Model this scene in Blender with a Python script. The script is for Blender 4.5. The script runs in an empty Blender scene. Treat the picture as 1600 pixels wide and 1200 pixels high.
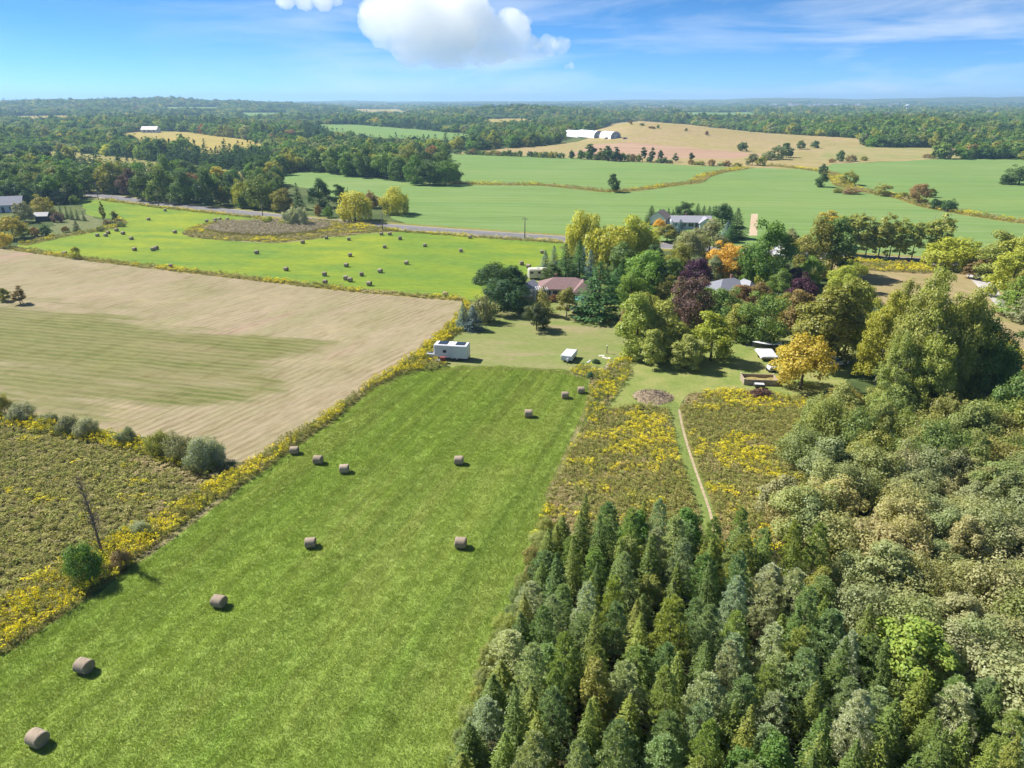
import bpy, math, random
import numpy as np
from mathutils import Vector
from mathutils.geometry import delaunay_2d_cdt

random.seed(11)
RNG = np.random.default_rng(11)
SC = bpy.context.scene
COL = SC.collection

# ------------------------------------------------------------------ camera
F = 1100.0                       # focal length in photograph pixels (1600 wide)
PITCH = math.atan(442.0 / F)
CAMH = 42.0
cam_data = bpy.data.cameras.new('camera')
cam_data.sensor_width = 36.0
cam_data.lens = F / 1600.0 * 36.0
cam_data.clip_start = 0.5
cam_data.clip_end = 60000.0
cam = bpy.data.objects.new('camera', cam_data)
COL.objects.link(cam)
cam.location = (0, 0, CAMH)
cam.rotation_euler = (math.pi / 2 - PITCH, 0, 0)
SC.camera = cam

# ------------------------------------------------------------------ sky, sun, exposure
SUN_EL = math.radians(45)
SUN_H = Vector((-0.89, 0.455, 0)).normalized()          # horizontal direction towards the sun
world = bpy.data.worlds.new('World')
SC.world = world
world.use_nodes = True
wn, wl = world.node_tree.nodes, world.node_tree.links
wn.clear()
sky = wn.new('ShaderNodeTexSky')
sky.sky_type = 'NISHITA'
sky.sun_disc = False
sky.sun_elevation = SUN_EL
sky.sun_rotation = math.atan2(SUN_H.x, SUN_H.y)
sky.altitude = 300
sky.air_density = 0.35
sky.dust_density = 0.0
sky.ozone_density = 8.0
bg = wn.new('ShaderNodeBackground')
bg.inputs['Strength'].default_value = 0.08
wout = wn.new('ShaderNodeOutputWorld')
# thin cirrus: streaky noise on a high flat layer
tc = wn.new('ShaderNodeTexCoord')
mp = wn.new('ShaderNodeMapping'); wl.new(tc.outputs['Generated'], mp.inputs[0])
mp.inputs['Rotation'].default_value = (0, math.radians(9), 0)
mp.inputs['Location'].default_value = (0.0, 0.0, 0.0)
mp.inputs['Scale'].default_value = (1.0, 1.0, 7.5)
cn = wn.new('ShaderNodeTexNoise'); wl.new(mp.outputs[0], cn.inputs['Vector']); cn.noise_dimensions = '4D'; cn.inputs['W'].default_value = 11.0
cn.inputs['Scale'].default_value = 3.4; cn.inputs['Detail'].default_value = 10; cn.inputs['Roughness'].default_value = 0.60; cn.inputs['Distortion'].default_value = 0.5
cov = wn.new('ShaderNodeTexNoise'); wl.new(tc.outputs['Generated'], cov.inputs['Vector']); cov.noise_dimensions = '4D'; cov.inputs['W'].default_value = 6.3
cov.inputs['Scale'].default_value = 1.7; cov.inputs['Detail'].default_value = 2
cv = wn.new('ShaderNodeMapRange'); wl.new(cov.outputs['Fac'], cv.inputs[0]); cv.inputs[1].default_value = 0.30; cv.inputs[2].default_value = 0.62
cr0 = wn.new('ShaderNodeMapRange'); wl.new(cn.outputs['Fac'], cr0.inputs[0])
cr0.inputs[1].default_value = 0.47; cr0.inputs[2].default_value = 0.76; cr0.inputs[3].default_value = 0.0; cr0.inputs[4].default_value = 0.95
cr = wn.new('ShaderNodeMath'); cr.operation = 'MULTIPLY'; wl.new(cr0.outputs[0], cr.inputs[0]); wl.new(cv.outputs[0], cr.inputs[1])
cmix = wn.new('ShaderNodeMix'); cmix.data_type = 'RGBA'
shs = wn.new('ShaderNodeHueSaturation'); shs.inputs['Saturation'].default_value = 1.12; shs.inputs['Hue'].default_value = 0.492; wl.new(sky.outputs[0], shs.inputs['Color'])
wl.new(cr.outputs[0], cmix.inputs[0]); wl.new(shs.outputs[0], cmix.inputs[6]); cmix.inputs[7].default_value = (6.2, 6.5, 6.8, 1)
wl.new(cmix.outputs[2], bg.inputs['Color'])
wl.new(bg.outputs[0], wout.inputs['Surface'])

sun_d = bpy.data.lights.new('sun', 'SUN')
sun_d.energy = 4.3
sun_d.angle = math.radians(0.55)
sun_d.color = (1.0, 0.955, 0.88)
sun = bpy.data.objects.new('sun', sun_d)
COL.objects.link(sun)
sun_dir = Vector((SUN_H.x * math.cos(SUN_EL), SUN_H.y * math.cos(SUN_EL), math.sin(SUN_EL)))
sun.rotation_euler = sun_dir.to_track_quat('Z', 'Y').to_euler()
sun.location = (0, 0, 200)

vs = SC.view_settings
vs.view_transform = 'Standard'
vs.look = 'None'
vs.gamma = 1.0
vs.exposure = 1.1
vs.use_curve_mapping = False
cy = SC.cycles
cy.max_bounces = 28
cy.diffuse_bounces = 2
cy.use_adaptive_sampling = True
cy.adaptive_threshold = 0.025
cy.glossy_bounces = 2
cy.transmission_bounces = 3
cy.volume_bounces = 24
cy.transparent_max_bounces = 6
cy.use_denoising = True
cy.sample_clamp_indirect = 6.0

# ------------------------------------------------------------------ terrain
CP, SP = math.cos(PITCH), math.sin(PITCH)


def gz(py):
    """height at distance d seen at picture row py: returns slope (rise per metre of ground distance)"""
    return math.tan(math.atan((600.0 - py) / F) - PITCH)


R1X = [-500, 0, 90, 160, 260, 330, 390, 470, 560, 700, 900, 2200]
R1Y = [160, 159.5, 158, 155.5, 154, 156.5, 159, 163, 168, 172, 174, 174]
R1Z = [CAMH + 3600 * gz(y) - 12 for y in R1Y]
R2X = [-600, 400, 560, 640, 760, 900, 1000, 1100, 1240, 1330, 1450, 1600, 2200]
R2Y = [162, 160, 157.6, 158.5, 159, 157.6, 156.5, 155.3, 153.5, 155, 154, 151.5, 149]
R2Z = [CAMH + 8500 * gz(y) for y in R2Y]


def hgt(x, y):
    x = np.asarray(x, float); y = np.asarray(y, float)
    yy = np.maximum(y, 30.0)
    px = 800 + F / CP * x / yy
    d = np.hypot(x, y)
    front = (y > 60)
    z = np.zeros_like(d)
    # brown hill with the hoop barns
    su = np.where(px < 1000, 78.0, 190.0)
    sd = np.where(d < 900, 130.0, 150.0)
    z = z + 18.5 * np.exp(-((px - 1000) / su) ** 2) * np.exp(-((d - 900) / sd) ** 2)
    # wooded hump on the right
    z = z + 13.5 * np.exp(-((px - 1430) / 150) ** 2) * np.exp(-((d - 1180) / 230) ** 2)
    # wooded hill in the middle
    z = z + 22.0 * np.exp(-((px - 800) / 85) ** 2) * np.exp(-((d - 2300) / 420) ** 2)
    # ridges
    r1 = np.interp(px, R1X, R1Z)
    z = z + np.maximum(r1, 0) * np.exp(-((d - 3600) / 900.0) ** 2)
    r2 = np.interp(px, R2X, R2Z)
    t = np.clip((d - 5200) / 3300.0, 0, 1)
    t = t * t * (3 - 2 * t)
    wob = 6 * np.sin(px / 37.0) + 4 * np.sin(px / 17.0 + 1) + 2.5 * np.sin(px / 8.3)
    z = z + (r2 + wob * 0.6) * t
    # gentle swells of the farther country
    s = np.clip((d - 650) / 900.0, 0, 1)
    z = z + s * (2.6 * np.sin(x / 210.0 + 0.6) * np.sin(y / 260.0) + 1.6 * np.sin(x / 97.0 + y / 140.0))
    return np.where(front, z, 0.0)


def ray(px, py):
    cx = (px - 800.0) / F; c = -(py - 600.0) / F
    return np.array([cx, CP + c * SP, -SP + c * CP])


def at(px, py):
    """ground point seen at a picture position"""
    d = ray(px, py)
    if d[2] < -1e-4:
        t = -CAMH / d[2]
        p = d * t
        if math.hypot(p[0], p[1]) < 520:
            return np.array([p[0], p[1], 0.0])
    ts = np.geomspace(300, 9000, 900)
    P = ts[:, None] * d[None, :]
    dz = CAMH + P[:, 2] - hgt(P[:, 0], P[:, 1])
    k = np.argmax(dz < 0)
    if dz[k] >= 0:
        k = len(ts) - 1
    k = max(k, 1)
    a, b = dz[k - 1], dz[k]
    f = a / (a - b) if a != b else 0.5
    t = ts[k - 1] + (ts[k] - ts[k - 1]) * min(max(f, 0), 1)
    p = d * t
    return np.array([p[0], p[1], float(hgt(p[0], p[1]))])


def depth(p):
    return p[1] * CP - (p[2] - CAMH) * SP


def height_to(p, ty):
    """metres of upright thing at p that reaches picture row ty"""
    k = (600.0 - ty) / F
    # ((y*SP + (z-H)*CP)) / (y*CP - (z-H)*SP) = k
    w = (k * p[1] * CP - p[1] * SP) / (CP + k * SP)
    return w + CAMH - p[2]


# ------------------------------------------------------------------ generic helpers
def tag(o, label=None, cat=None, group=None, kind=None):
    if label: o['label'] = label
    if cat: o['category'] = cat
    if group: o['group'] = group
    if kind: o['kind'] = kind
    return o


def new_mesh(name, V, faces, mats, midx=None, smooth=False, attr=None):
    V = np.asarray(V, np.float32)
    me = bpy.data.meshes.new(name)
    if isinstance(faces, np.ndarray):
        n, k = faces.shape
        me.vertices.add(len(V)); me.vertices.foreach_set('co', V.ravel())
        me.loops.add(n * k); me.loops.foreach_set('vertex_index', faces.astype(np.int32).ravel())
        me.polygons.add(n); me.polygons.foreach_set('loop_start', np.arange(0, n * k, k, dtype=np.int32))
        me.update(calc_edges=True)
    else:
        me.from_pydata([tuple(v) for v in V], [], [tuple(int(i) for i in f) for f in faces])
    for m in (mats if isinstance(mats, (list, tuple)) else [mats]):
        me.materials.append(m)
    if midx is not None:
        me.polygons.foreach_set('material_index', np.asarray(midx, np.int32))
    if smooth:
        me.polygons.foreach_set('use_smooth', np.ones(len(me.polygons), bool))
    if attr is not None:
        for k, v in attr.items():
            a = me.attributes.new(k, 'FLOAT', 'POINT')
            a.data.foreach_set('value', np.asarray(v, np.float32))
    me.update()
    return me


def link(name, data, parent=None, loc=None, rz=None):
    o = bpy.data.objects.new(name, data)
    COL.objects.link(o)
    if parent is not None: o.parent = parent
    if loc is not None: o.location = tuple(float(c) for c in loc)
    if rz is not None: o.rotation_euler = (0, 0, rz)
    return o


def empty(name, loc, rz=0.0):
    o = link(name, None, None, loc, rz)
    o.empty_display_size = 0.3
    return o


class MB:
    """collects simple solids into one mesh"""
    def __init__(s): s.v = []; s.f = []; s.m = []

    def add(s, V, Fc, mi=0):
        b = len(s.v); s.v += [tuple(p) for p in V]
        for f in Fc: s.f.append(tuple(i + b for i in f)); s.m.append(mi)

    def box(s, x0, x1, y0, y1, z0, z1, mi=0, ch=0.0):
        if ch <= 0:
            V = [(x, y, z) for z in (z0, z1) for y in (y0, y1) for x in (x0, x1)]
            s.add(V, [(0, 2, 3, 1), (4, 5, 7, 6), (0, 1, 5, 4), (2, 6, 7, 3), (0, 4, 6, 2), (1, 3, 7, 5)], mi)
        else:
            c = ch
            ring = lambda z, e: [(x0 + e, y0 + c + e * 0, z), (x0 + c, y0 + e, z), (x1 - c, y0 + e, z), (x1 - e, y0 + c, z), (x1 - e, y1 - c, z), (x1 - c, y1 - e, z), (x0 + c, y1 - e, z), (x0 + e, y1 - c, z)]
            V = ring(z0, 0) + ring(z1 - c, 0) + [(x0 + c, y0 + c, z1), (x0 + c, y0 + c, z1), (x1 - c, y0 + c, z1), (x1 - c, y0 + c, z1), (x1 - c, y1 - c, z1), (x1 - c, y1 - c, z1), (x0 + c, y1 - c, z1), (x0 + c, y1 - c, z1)]
            fs = [tuple(reversed(range(8)))]
            for k in range(8):
                n = (k + 1) % 8
                fs.append((k, n, 8 + n, 8 + k))
            V = V[:16] + [(x0 + c, y0 + c, z1), (x1 - c, y0 + c, z1), (x1 - c, y1 - c, z1), (x0 + c, y1 - c, z1)]
            fs += [(16, 17, 18, 19), (9, 10, 17, 16), (11, 12, 18, 17), (13, 14, 19, 18), (15, 8, 16, 19), (8, 9, 16), (10, 11, 17), (12, 13, 18), (14, 15, 19)]
            s.add(V, fs, mi)
        return s

    def tube(s, pts, rad, n=6, mi=0, cap=True):
        pts = [Vector(p) for p in pts]; rings = []
        for i, p in enumerate(pts):
            d = (pts[min(i + 1, len(pts) - 1)] - pts[max(i - 1, 0)])
            d = d.normalized() if d.length > 1e-9 else Vector((0, 0, 1))
            a = d.orthogonal().normalized() if abs(d.z) < 0.98 else Vector((1, 0, 0)) - d * d.x
            a.normalize(); b = d.cross(a)
            r = rad[i] if isinstance(rad, (list, tuple)) else rad
            rings.append([p + (a * math.cos(t) + b * math.sin(t)) * r for t in [2 * math.pi * k / n for k in range(n)]])
        V = [v for r_ in rings for v in r_]; fs = []
        for i in range(len(rings) - 1):
            for k in range(n):
                fs.append((i * n + k, i * n + (k + 1) % n, (i + 1) * n + (k + 1) % n, (i + 1) * n + k))
        if cap:
            fs.append(tuple(reversed(range(n)))); fs.append(tuple(range((len(rings) - 1) * n, len(rings) * n)))
        s.add(V, fs, mi)
        return s

    def mesh(s, name, mats, smooth=False): return new_mesh(name, s.v, s.f, mats, s.m, smooth)

    def build(s, name, mats, parent=None, loc=None, rz=None, smooth=False):
        return link(name, s.mesh(name, mats, smooth), parent, loc, rz)


# ------------------------------------------------------------------ materials
def mat_base(name, rough=0.8):
    m = bpy.data.materials.new(name); m.use_nodes = True
    n, l = m.node_tree.nodes, m.node_tree.links
    b = n['Principled BSDF']; b.inputs['Roughness'].default_value = rough
    b.inputs['Specular IOR Level'].default_value = 0.25
    return m, n, l, b


def plain(name, col, rough=0.6, var=0.12, scale=1.5, metal=0.0, spec=0.3):
    """paint / wood / roofing with a little uneven wear"""
    m, n, l, b = mat_base(name, rough)
    b.inputs['Specular IOR Level'].default_value = spec
    b.inputs['Metallic'].default_value = metal
    t = n.new('ShaderNodeTexCoord'); no = n.new('ShaderNodeTexNoise')
    l.new(t.outputs['Object'], no.inputs['Vector'])
    no.inputs['Scale'].default_value = scale; no.inputs['Detail'].default_value = 6; no.inputs['Roughness'].default_value = 0.65
    r = n.new('ShaderNodeMapRange'); l.new(no.outputs['Fac'], r.inputs[0])
    r.inputs[1].default_value = 0.3; r.inputs[2].default_value = 0.7; r.inputs[3].default_value = 1 - var; r.inputs[4].default_value = 1 + var * 0.6
    mx = n.new('ShaderNodeMix'); mx.data_type = 'RGBA'; mx.blend_type = 'MULTIPLY'; mx.inputs[0].default_value = 1
    mx.inputs[6].default_value = (*col, 1); l.new(r.outputs[0], mx.inputs[7])
    l.new(mx.outputs[2], b.inputs['Base Color'])
    return m


def pos_noise(n, l, scale, detail=4, rough=0.6, stretch=None, angle=0.0, dist=0.0):
    g = n.new('ShaderNodeNewGeometry')
    src = g.outputs['Position']
    if stretch is not None:
        mp_ = n.new('ShaderNodeMapping'); l.new(src, mp_.inputs[0])
        mp_.vector_type = 'TEXTURE'
        mp_.inputs['Rotation'].default_value = (0, 0, angle); mp_.inputs['Scale'].default_value = (stretch, 1, 1)
        src = mp_.outputs[0]
    no = n.new('ShaderNodeTexNoise'); l.new(src, no.inputs['Vector'])
    no.inputs['Scale'].default_value = scale; no.inputs['Detail'].default_value = detail; no.inputs['Roughness'].default_value = rough
    no.inputs['Distortion'].default_value = dist
    return no.outputs['Fac']


def ramp(n, l, fac, lo, hi, a=0.0, b=1.0):
    r = n.new('ShaderNodeMapRange'); l.new(fac, r.inputs[0])
    r.inputs[1].default_value = lo; r.inputs[2].default_value = hi; r.inputs[3].default_value = a; r.inputs[4].default_value = b
    return r.outputs[0]


def mixc(n, l, fac, a, b, mode='MIX'):
    m = n.new('ShaderNodeMix'); m.data_type = 'RGBA'; m.blend_type = mode
    if isinstance(fac, (int, float)): m.inputs[0].default_value = fac
    else: l.new(fac, m.inputs[0])
    for i, c in ((6, a), (7, b)):
        if isinstance(c, tuple): m.inputs[i].default_value = (*c, 1)
        else: l.new(c, m.inputs[i])
    return m.outputs[2]


def field_colour(n, l, c1, c2, c3, big=0.03, mid=0.25, fine=2.2, stretch=None, angle=0.0, fine_amt=0.30, c4=None):
    """c1 main, c2 broad patches, c3 middling patches; fine clumps darken and lighten"""
    f1 = ramp(n, l, pos_noise(n, l, big, 3, 0.55, None, 0, 0.8), 0.42, 0.62)
    f2 = ramp(n, l, pos_noise(n, l, mid, 5, 0.65, stretch, angle), 0.42, 0.66)
    f3 = ramp(n, l, pos_noise(n, l, fine, 4, 0.7, stretch, angle), 0.3, 0.7, 1 - fine_amt, 1 + fine_amt)
    c = mixc(n, l, f1, c1, c2)
    c = mixc(n, l, f2, c, c3)
    if c4 is not None:
        f4 = ramp(n, l, pos_noise(n, l, big * 2.3, 4, 0.6, stretch, angle, 0.5), 0.56, 0.70)
        c = mixc(n, l, f4, c, c4)
    c = mixc(n, l, 1.0, c, f3, 'MULTIPLY')
    if stretch == 14.0:
        f5 = ramp(n, l, pos_noise(n, l, 0.55, 3, 0.6, 60.0, angle), 0.36, 0.64, 0.86, 1.13)
        c = mixc(n, l, 1.0, c, f5, 'MULTIPLY')
    return c


FIELD_GAIN = {'far_country': 1.5, 'hay_ground': 1.0, 'wild_ground': 1.0, 'rough_strip': 1.0, 'meadow_ground': 1.0, 'wood_floor': 1.0, 'bale_field': 0.92, 'green_lawn': 1.15, 'dry_lawn': 1.0, 'distant_green_field': 0.9, 'young_crop': 0.95, 'stubble': 0.9, 'stubble_regrowth': 0.9, 'dry_hill_grass': 0.95}


def field_mat(name, c1, c2, c3, bump=0.25, bdist=0.12, rows=None, **k):
    gn = FIELD_GAIN.get(name, 0.88)
    c1, c2, c3 = [tuple(v * gn for v in c) for c in (c1, c2, c3)]
    if k.get('c4'): k['c4'] = tuple(v * gn for v in k['c4'])
    if rows: rows = (*rows[:3], tuple(v * gn for v in rows[3]))
    m, n, l, b = mat_base(name, 0.95)
    b.inputs['Specular IOR Level'].default_value = 0.05
    c = field_colour(n, l, c1, c2, c3, **k)
    if rows:                                         # drilled / mown rows: (angle, spacing, strength, colour)
        ang, sp, st, rc = rows
        g = n.new('ShaderNodeNewGeometry'); mp_ = n.new('ShaderNodeMapping'); l.new(g.outputs['Position'], mp_.inputs[0])
        mp_.vector_type = 'TEXTURE'; mp_.inputs['Rotation'].default_value = (0, 0, ang)
        wv = n.new('ShaderNodeTexWave'); l.new(mp_.outputs[0], wv.inputs['Vector'])
        wv.bands_direction = 'Y'; wv.inputs['Scale'].default_value = 0.314 / sp * 1.0
        wv.inputs['Distortion'].default_value = 2.2; wv.inputs['Detail'].default_value = 3; wv.inputs['Detail Scale'].default_value = 0.35
        brk = ramp(n, l, pos_noise(n, l, 0.06, 3, 0.6), 0.40, 0.60)
        fa = n.new('ShaderNodeMath'); fa.operation = 'MULTIPLY'; l.new(ramp(n, l, wv.outputs['Fac'], 0.45, 0.9), fa.inputs[0]); l.new(brk, fa.inputs[1])
        fb = n.new('ShaderNodeMath'); fb.operation = 'MULTIPLY'; l.new(fa.outputs[0], fb.inputs[0]); fb.inputs[1].default_value = st
        c = mixc(n, l, fb.outputs[0], c, rc)
    l.new(c, b.inputs['Base Color'])
    if bump:
        bp = n.new('ShaderNodeBump'); bp.inputs['Strength'].default_value = bump; bp.inputs['Distance'].default_value = bdist
        l.new(pos_noise(n, l, 3.0, 6, 0.7), bp.inputs['Height']); l.new(bp.outputs[0], b.inputs['Normal'])
    return m


HAY = dict(c1=(0.245, 0.322, 0.068), c2=(0.285, 0.335, 0.092), c3=(0.212, 0.302, 0.062))
FD = math.radians(71)          # the way the near hay field was mown


def leaf_material(name, source, trans=0.36, gloss=True):
    """leaves: colour from the plant itself (object colour or instance tint), every leaf slightly different"""
    m = bpy.data.materials.new(name); m.use_nodes = True
    n, l = m.node_tree.nodes, m.node_tree.links; n.clear()
    out = n.new('ShaderNodeOutputMaterial')
    if source == 'object':
        oi = n.new('ShaderNodeObjectInfo'); col = oi.outputs['Color']
    else:
        a = n.new('ShaderNodeAttribute'); a.attribute_type = 'INSTANCER'; a.attribute_name = 'tint'; col = a.outputs['Color']
        oi = n.new('ShaderNodeObjectInfo')
    g = n.new('ShaderNodeNewGeometry')
    v = ramp(n, l, g.outputs['Random Per Island'], 0, 1, 0.84, 1.16)
    col = mixc(n, l, 1.0, col, v, 'MULTIPLY')
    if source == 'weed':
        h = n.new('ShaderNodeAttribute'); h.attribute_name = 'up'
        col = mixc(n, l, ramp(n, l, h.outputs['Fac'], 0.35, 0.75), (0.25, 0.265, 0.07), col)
    hs = n.new('ShaderNodeHueSaturation')
    rr = n.new('ShaderNodeMath'); rr.operation = 'MULTIPLY'; l.new(g.outputs['Random Per Island'], rr.inputs[0]); rr.inputs[1].default_value = 37.7
    fr = n.new('ShaderNodeMath'); fr.operation = 'FRACT'; l.new(rr.outputs[0], fr.inputs[0])
    l.new(ramp(n, l, fr.outputs[0], 0, 1, 0.482, 0.512), hs.inputs['Hue']); l.new(col, hs.inputs['Color'])
    col = hs.outputs['Color']
    d = n.new('ShaderNodeBsdfDiffuse'); l.new(col, d.inputs[0])
    t = n.new('ShaderNodeBsdfTranslucent'); l.new(mixc(n, l, 1.0, col, (1.25, 1.2, 0.55), 'MULTIPLY'), t.inputs[0])
    ms = n.new('ShaderNodeMixShader'); ms.inputs[0].default_value = trans
    l.new(d.outputs[0], ms.inputs[1]); l.new(t.outputs[0], ms.inputs[2])
    last = ms.outputs[0]
    if gloss:
        gl = n.new('ShaderNodeBsdfGlossy'); gl.inputs['Roughness'].default_value = 0.45; gl.inputs[0].default_value = (0.9, 0.95, 1, 1)
        m2 = n.new('ShaderNodeMixShader'); m2.inputs[0].default_value = 0.012
        l.new(last, m2.inputs[1]); l.new(gl.outputs[0], m2.inputs[2]); last = m2.outputs[0]
    l.new(last, out.inputs['Surface'])
    return m


M_LEAF = leaf_material('leaf', 'object')
M_LEAF_I = leaf_material('leaf_wood', 'inst', gloss=False)
M_WEED = leaf_material('weed_leaf', 'weed', 0.2, False)
M_BARK = plain('bark', (0.12, 0.095, 0.075), 0.9, 0.3, 3.0)
M_BARK_PALE = plain('pale_bark', (0.26, 0.24, 0.20), 0.9, 0.3, 3.0)
M_BARK_DEAD = plain('dead_bark', (0.20, 0.15, 0.12), 0.9, 0.3, 3.0)


def grass_material(name, **k):
    m = bpy.data.materials.new(name); m.use_nodes = True
    n, l = m.node_tree.nodes, m.node_tree.links; n.clear()
    out = n.new('ShaderNodeOutputMaterial')
    c = field_colour(n, l, fine_amt=0.12, **k)
    g = n.new('ShaderNodeNewGeometry')
    c = mixc(n, l, 1.0, c, ramp(n, l, g.outputs['Random Per Island'], 0, 1, 0.8, 1.45), 'MULTIPLY')
    d = n.new('ShaderNodeBsdfDiffuse'); l.new(c, d.inputs[0])
    t = n.new('ShaderNodeBsdfTranslucent'); l.new(mixc(n, l, 1.0, c, (1.15, 1.15, 0.6), 'MULTIPLY'), t.inputs[0])
    ms = n.new('ShaderNodeMixShader'); ms.inputs[0].default_value = 0.4
    l.new(d.outputs[0], ms.inputs[1]); l.new(t.outputs[0], ms.inputs[2]); l.new(ms.outputs[0], out.inputs['Surface'])
    return m


# ------------------------------------------------------------------ ground, cut into fields
def pt_in(poly, x, y):
    poly = np.asarray(poly, float); x = np.asarray(x, float); y = np.asarray(y, float)
    c = np.zeros(x.shape, bool)
    x1, y1 = poly[:, 0], poly[:, 1]; x2, y2 = np.roll(x1, -1), np.roll(y1, -1)
    for a, b, c_, d in zip(x1, y1, x2, y2):
        if b == d: continue
        c ^= ((b > y) != (d > y)) & (x < (c_ - a) * (y - b) / (d - b) + a)
    return c


def wpoly(px, jitter=0.0, step=None):
    """picture outline -> ground outline, resampled with a slightly ragged edge"""
    P = [at(*p)[:2] for p in px]
    out = []
    for i in range(len(P)):
        a, b = P[i], P[(i + 1) % len(P)]
        L = np.hypot(*(b - a)); d = np.hypot(*((a + b) / 2))
        st = step or max(2.5, d * 0.02)
        n = max(1, min(60, int(L / st)))
        for k in range(n):
            q = a + (b - a) * k / n
            if jitter and 0 < k: q = q + RNG.normal(0, jitter * max(0.5, np.hypot(*q) / 120), 2)
            out.append(q)
    return np.array(out)


def strip(px, w):
    """ribbon of width w metres along picture points (smoothed)"""
    P = np.array([at(*p)[:2] for p in px])
    # Catmull-Rom
    Q = []
    for i in range(len(P) - 1):
        p0, p1, p2, p3 = P[max(i - 1, 0)], P[i], P[i + 1], P[min(i + 2, len(P) - 1)]
        for t in np.linspace(0, 1, 6, endpoint=False):
            Q.append(0.5 * ((2 * p1) + (-p0 + p2) * t + (2 * p0 - 5 * p1 + 4 * p2 - p3) * t * t + (-p0 + 3 * p1 - 3 * p2 + p3) * t ** 3))
    Q.append(P[-1]); Q = np.array(Q)
    T = np.gradient(Q, axis=0); T /= np.linalg.norm(T, axis=1)[:, None] + 1e-9
    N = np.stack([-T[:, 1], T[:, 0]], 1) * w / 2
    return np.concatenate([Q + N, (Q - N)[::-1]]), Q


PX = {}
PX['hay'] = [(-420, 1310), (-200, 1140), (0, 1022), (75, 975), (150, 932), (200, 890), (265, 845), (330, 795), (420, 730), (455, 703), (530, 650), (590, 602), (640, 579), (700, 573), (800, 573), (880, 579), (922, 592), (915, 640), (885, 710), (852, 790), (842, 840), (828, 900), (798, 1000), (758, 1100), (722, 1200), (660, 1600), (-420, 1600)]
PX['wild'] = [(-420, 640), (-120, 628), (0, 652), (100, 666), (220, 690), (300, 716), (360, 730), (430, 705), (455, 703), (330, 795), (200, 890), (75, 975), (-200, 1140), (-420, 1300)]
PX['stubble'] = [(-420, 350), (-100, 378), (0, 387), (130, 405), (400, 437), (560, 455), (690, 465), (722, 467), (716, 488), (690, 520), (640, 560), (580, 597), (520, 640), (445, 690), (410, 716), (380, 722), (355, 722), (230, 683), (100, 658), (0, 642), (-120, 620), (-420, 580)]
PX['stub_green'] = [(-200, 470), (0, 497), (60, 487), (100, 480), (180, 492), (300, 512), (400, 524), (470, 532), (430, 560), (370, 585), (330, 612), (270, 640), (180, 640), (90, 610), (0, 588), (-200, 560)]
PX['strip'] = [(-420, 1230), (-100, 1020), (0, 945), (95, 885), (185, 842), (300, 775), (400, 718), (440, 690), (520, 640), (585, 594), (640, 560), (690, 520), (716, 490), (724, 470), (735, 476), (725, 505), (690, 545), (655, 580), (590, 604), (530, 652), (420, 732), (330, 797), (200, 892), (75, 978), (-200, 1144), (-420, 1315)]
PX['bales'] = [(28, 382), (95, 370), (190, 352), (180, 342), (135, 335), (125, 312), (160, 312), (330, 333), (470, 349), (600, 357), (880, 378), (880, 400), (835, 425), (745, 470), (690, 464), (560, 454), (400, 436), (130, 404)]
PX['marsh'] = [(285, 364), (310, 352), (345, 345), (420, 344), (500, 343), (590, 354), (625, 359), (560, 366), (490, 374), (430, 380), (350, 376), (300, 371)]
PX['yardL'] = [(40, 372), (95, 345), (130, 335), (165, 345), (150, 358), (110, 366), (60, 374)]
PX['crop'] = [(430, 283), (445, 271), (485, 267), (560, 276), (620, 279), (645, 286), (700, 287), (708, 275), (690, 238), (800, 243), (900, 247), (1040, 256), (1160, 262), (1270, 264), (1300, 256), (1450, 249), (1600, 248), (1750, 252), (1750, 350), (1750, 395), (1600, 392), (1440, 402), (1300, 390), (1150, 383), (880, 370), (720, 358), (640, 353), (610, 340), (640, 325), (600, 318), (560, 320), (500, 300)]
PX['hill'] = [(700, 239), (790, 232), (870, 226), (925, 214), (932, 203), (955, 193), (1000, 189), (1080, 195), (1150, 203), (1230, 210), (1345, 217), (1350, 230), (1500, 232), (1530, 240), (1450, 249), (1300, 256), (1270, 264), (1160, 262), (1040, 256), (900, 247), (800, 243)]
PX['plough'] = [(885, 242), (925, 226), (985, 222), (1060, 229), (1190, 240), (1150, 248), (1000, 247)]
PX['hayR'] = [(1270, 252), (1290, 232), (1345, 229), (1490, 234), (1500, 247), (1400, 249)]
PX['tanR'] = [(1540, 208), (1620, 205), (1700, 215), (1620, 220), (1570, 219)]
PX['tanL'] = [(-120, 256), (-40, 246), (30, 239), (90, 236), (160, 242), (240, 252), (330, 262), (400, 272), (430, 279), (380, 282), (250, 268), (150, 257), (60, 254)]
PX['yellowL'] = [(160, 214), (200, 207), (235, 205), (290, 206), (390, 219), (420, 229), (400, 240), (330, 241), (280, 232), (230, 224)]
PX['fieldM'] = [(485, 194), (560, 195), (660, 203), (745, 211), (735, 217), (690, 219), (600, 216), (520, 206)]
PX['far1'] = [(540, 170), (620, 170.5), (660, 177), (560, 178)]
PX['far2'] = [(370, 176), (450, 176), (480, 184), (390, 185)]
PX['far3'] = [(740, 187), (820, 185), (870, 193), (770, 197)]
PX['far4'] = [(1050, 176), (1170, 175), (1210, 182), (1090, 185)]
PX['far5'] = [(10, 182), (120, 180), (150, 189), (40, 193)]
PX['far6'] = [(240, 168), (340, 167.5), (360, 173), (265, 174)]
PX['lawn'] = [(640, 578), (655, 578), (690, 545), (725, 503), (738, 474), (800, 470), (900, 468), (965, 490), (985, 530), (985, 560), (955, 575), (930, 592), (880, 580), (800, 574), (700, 574)]
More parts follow.
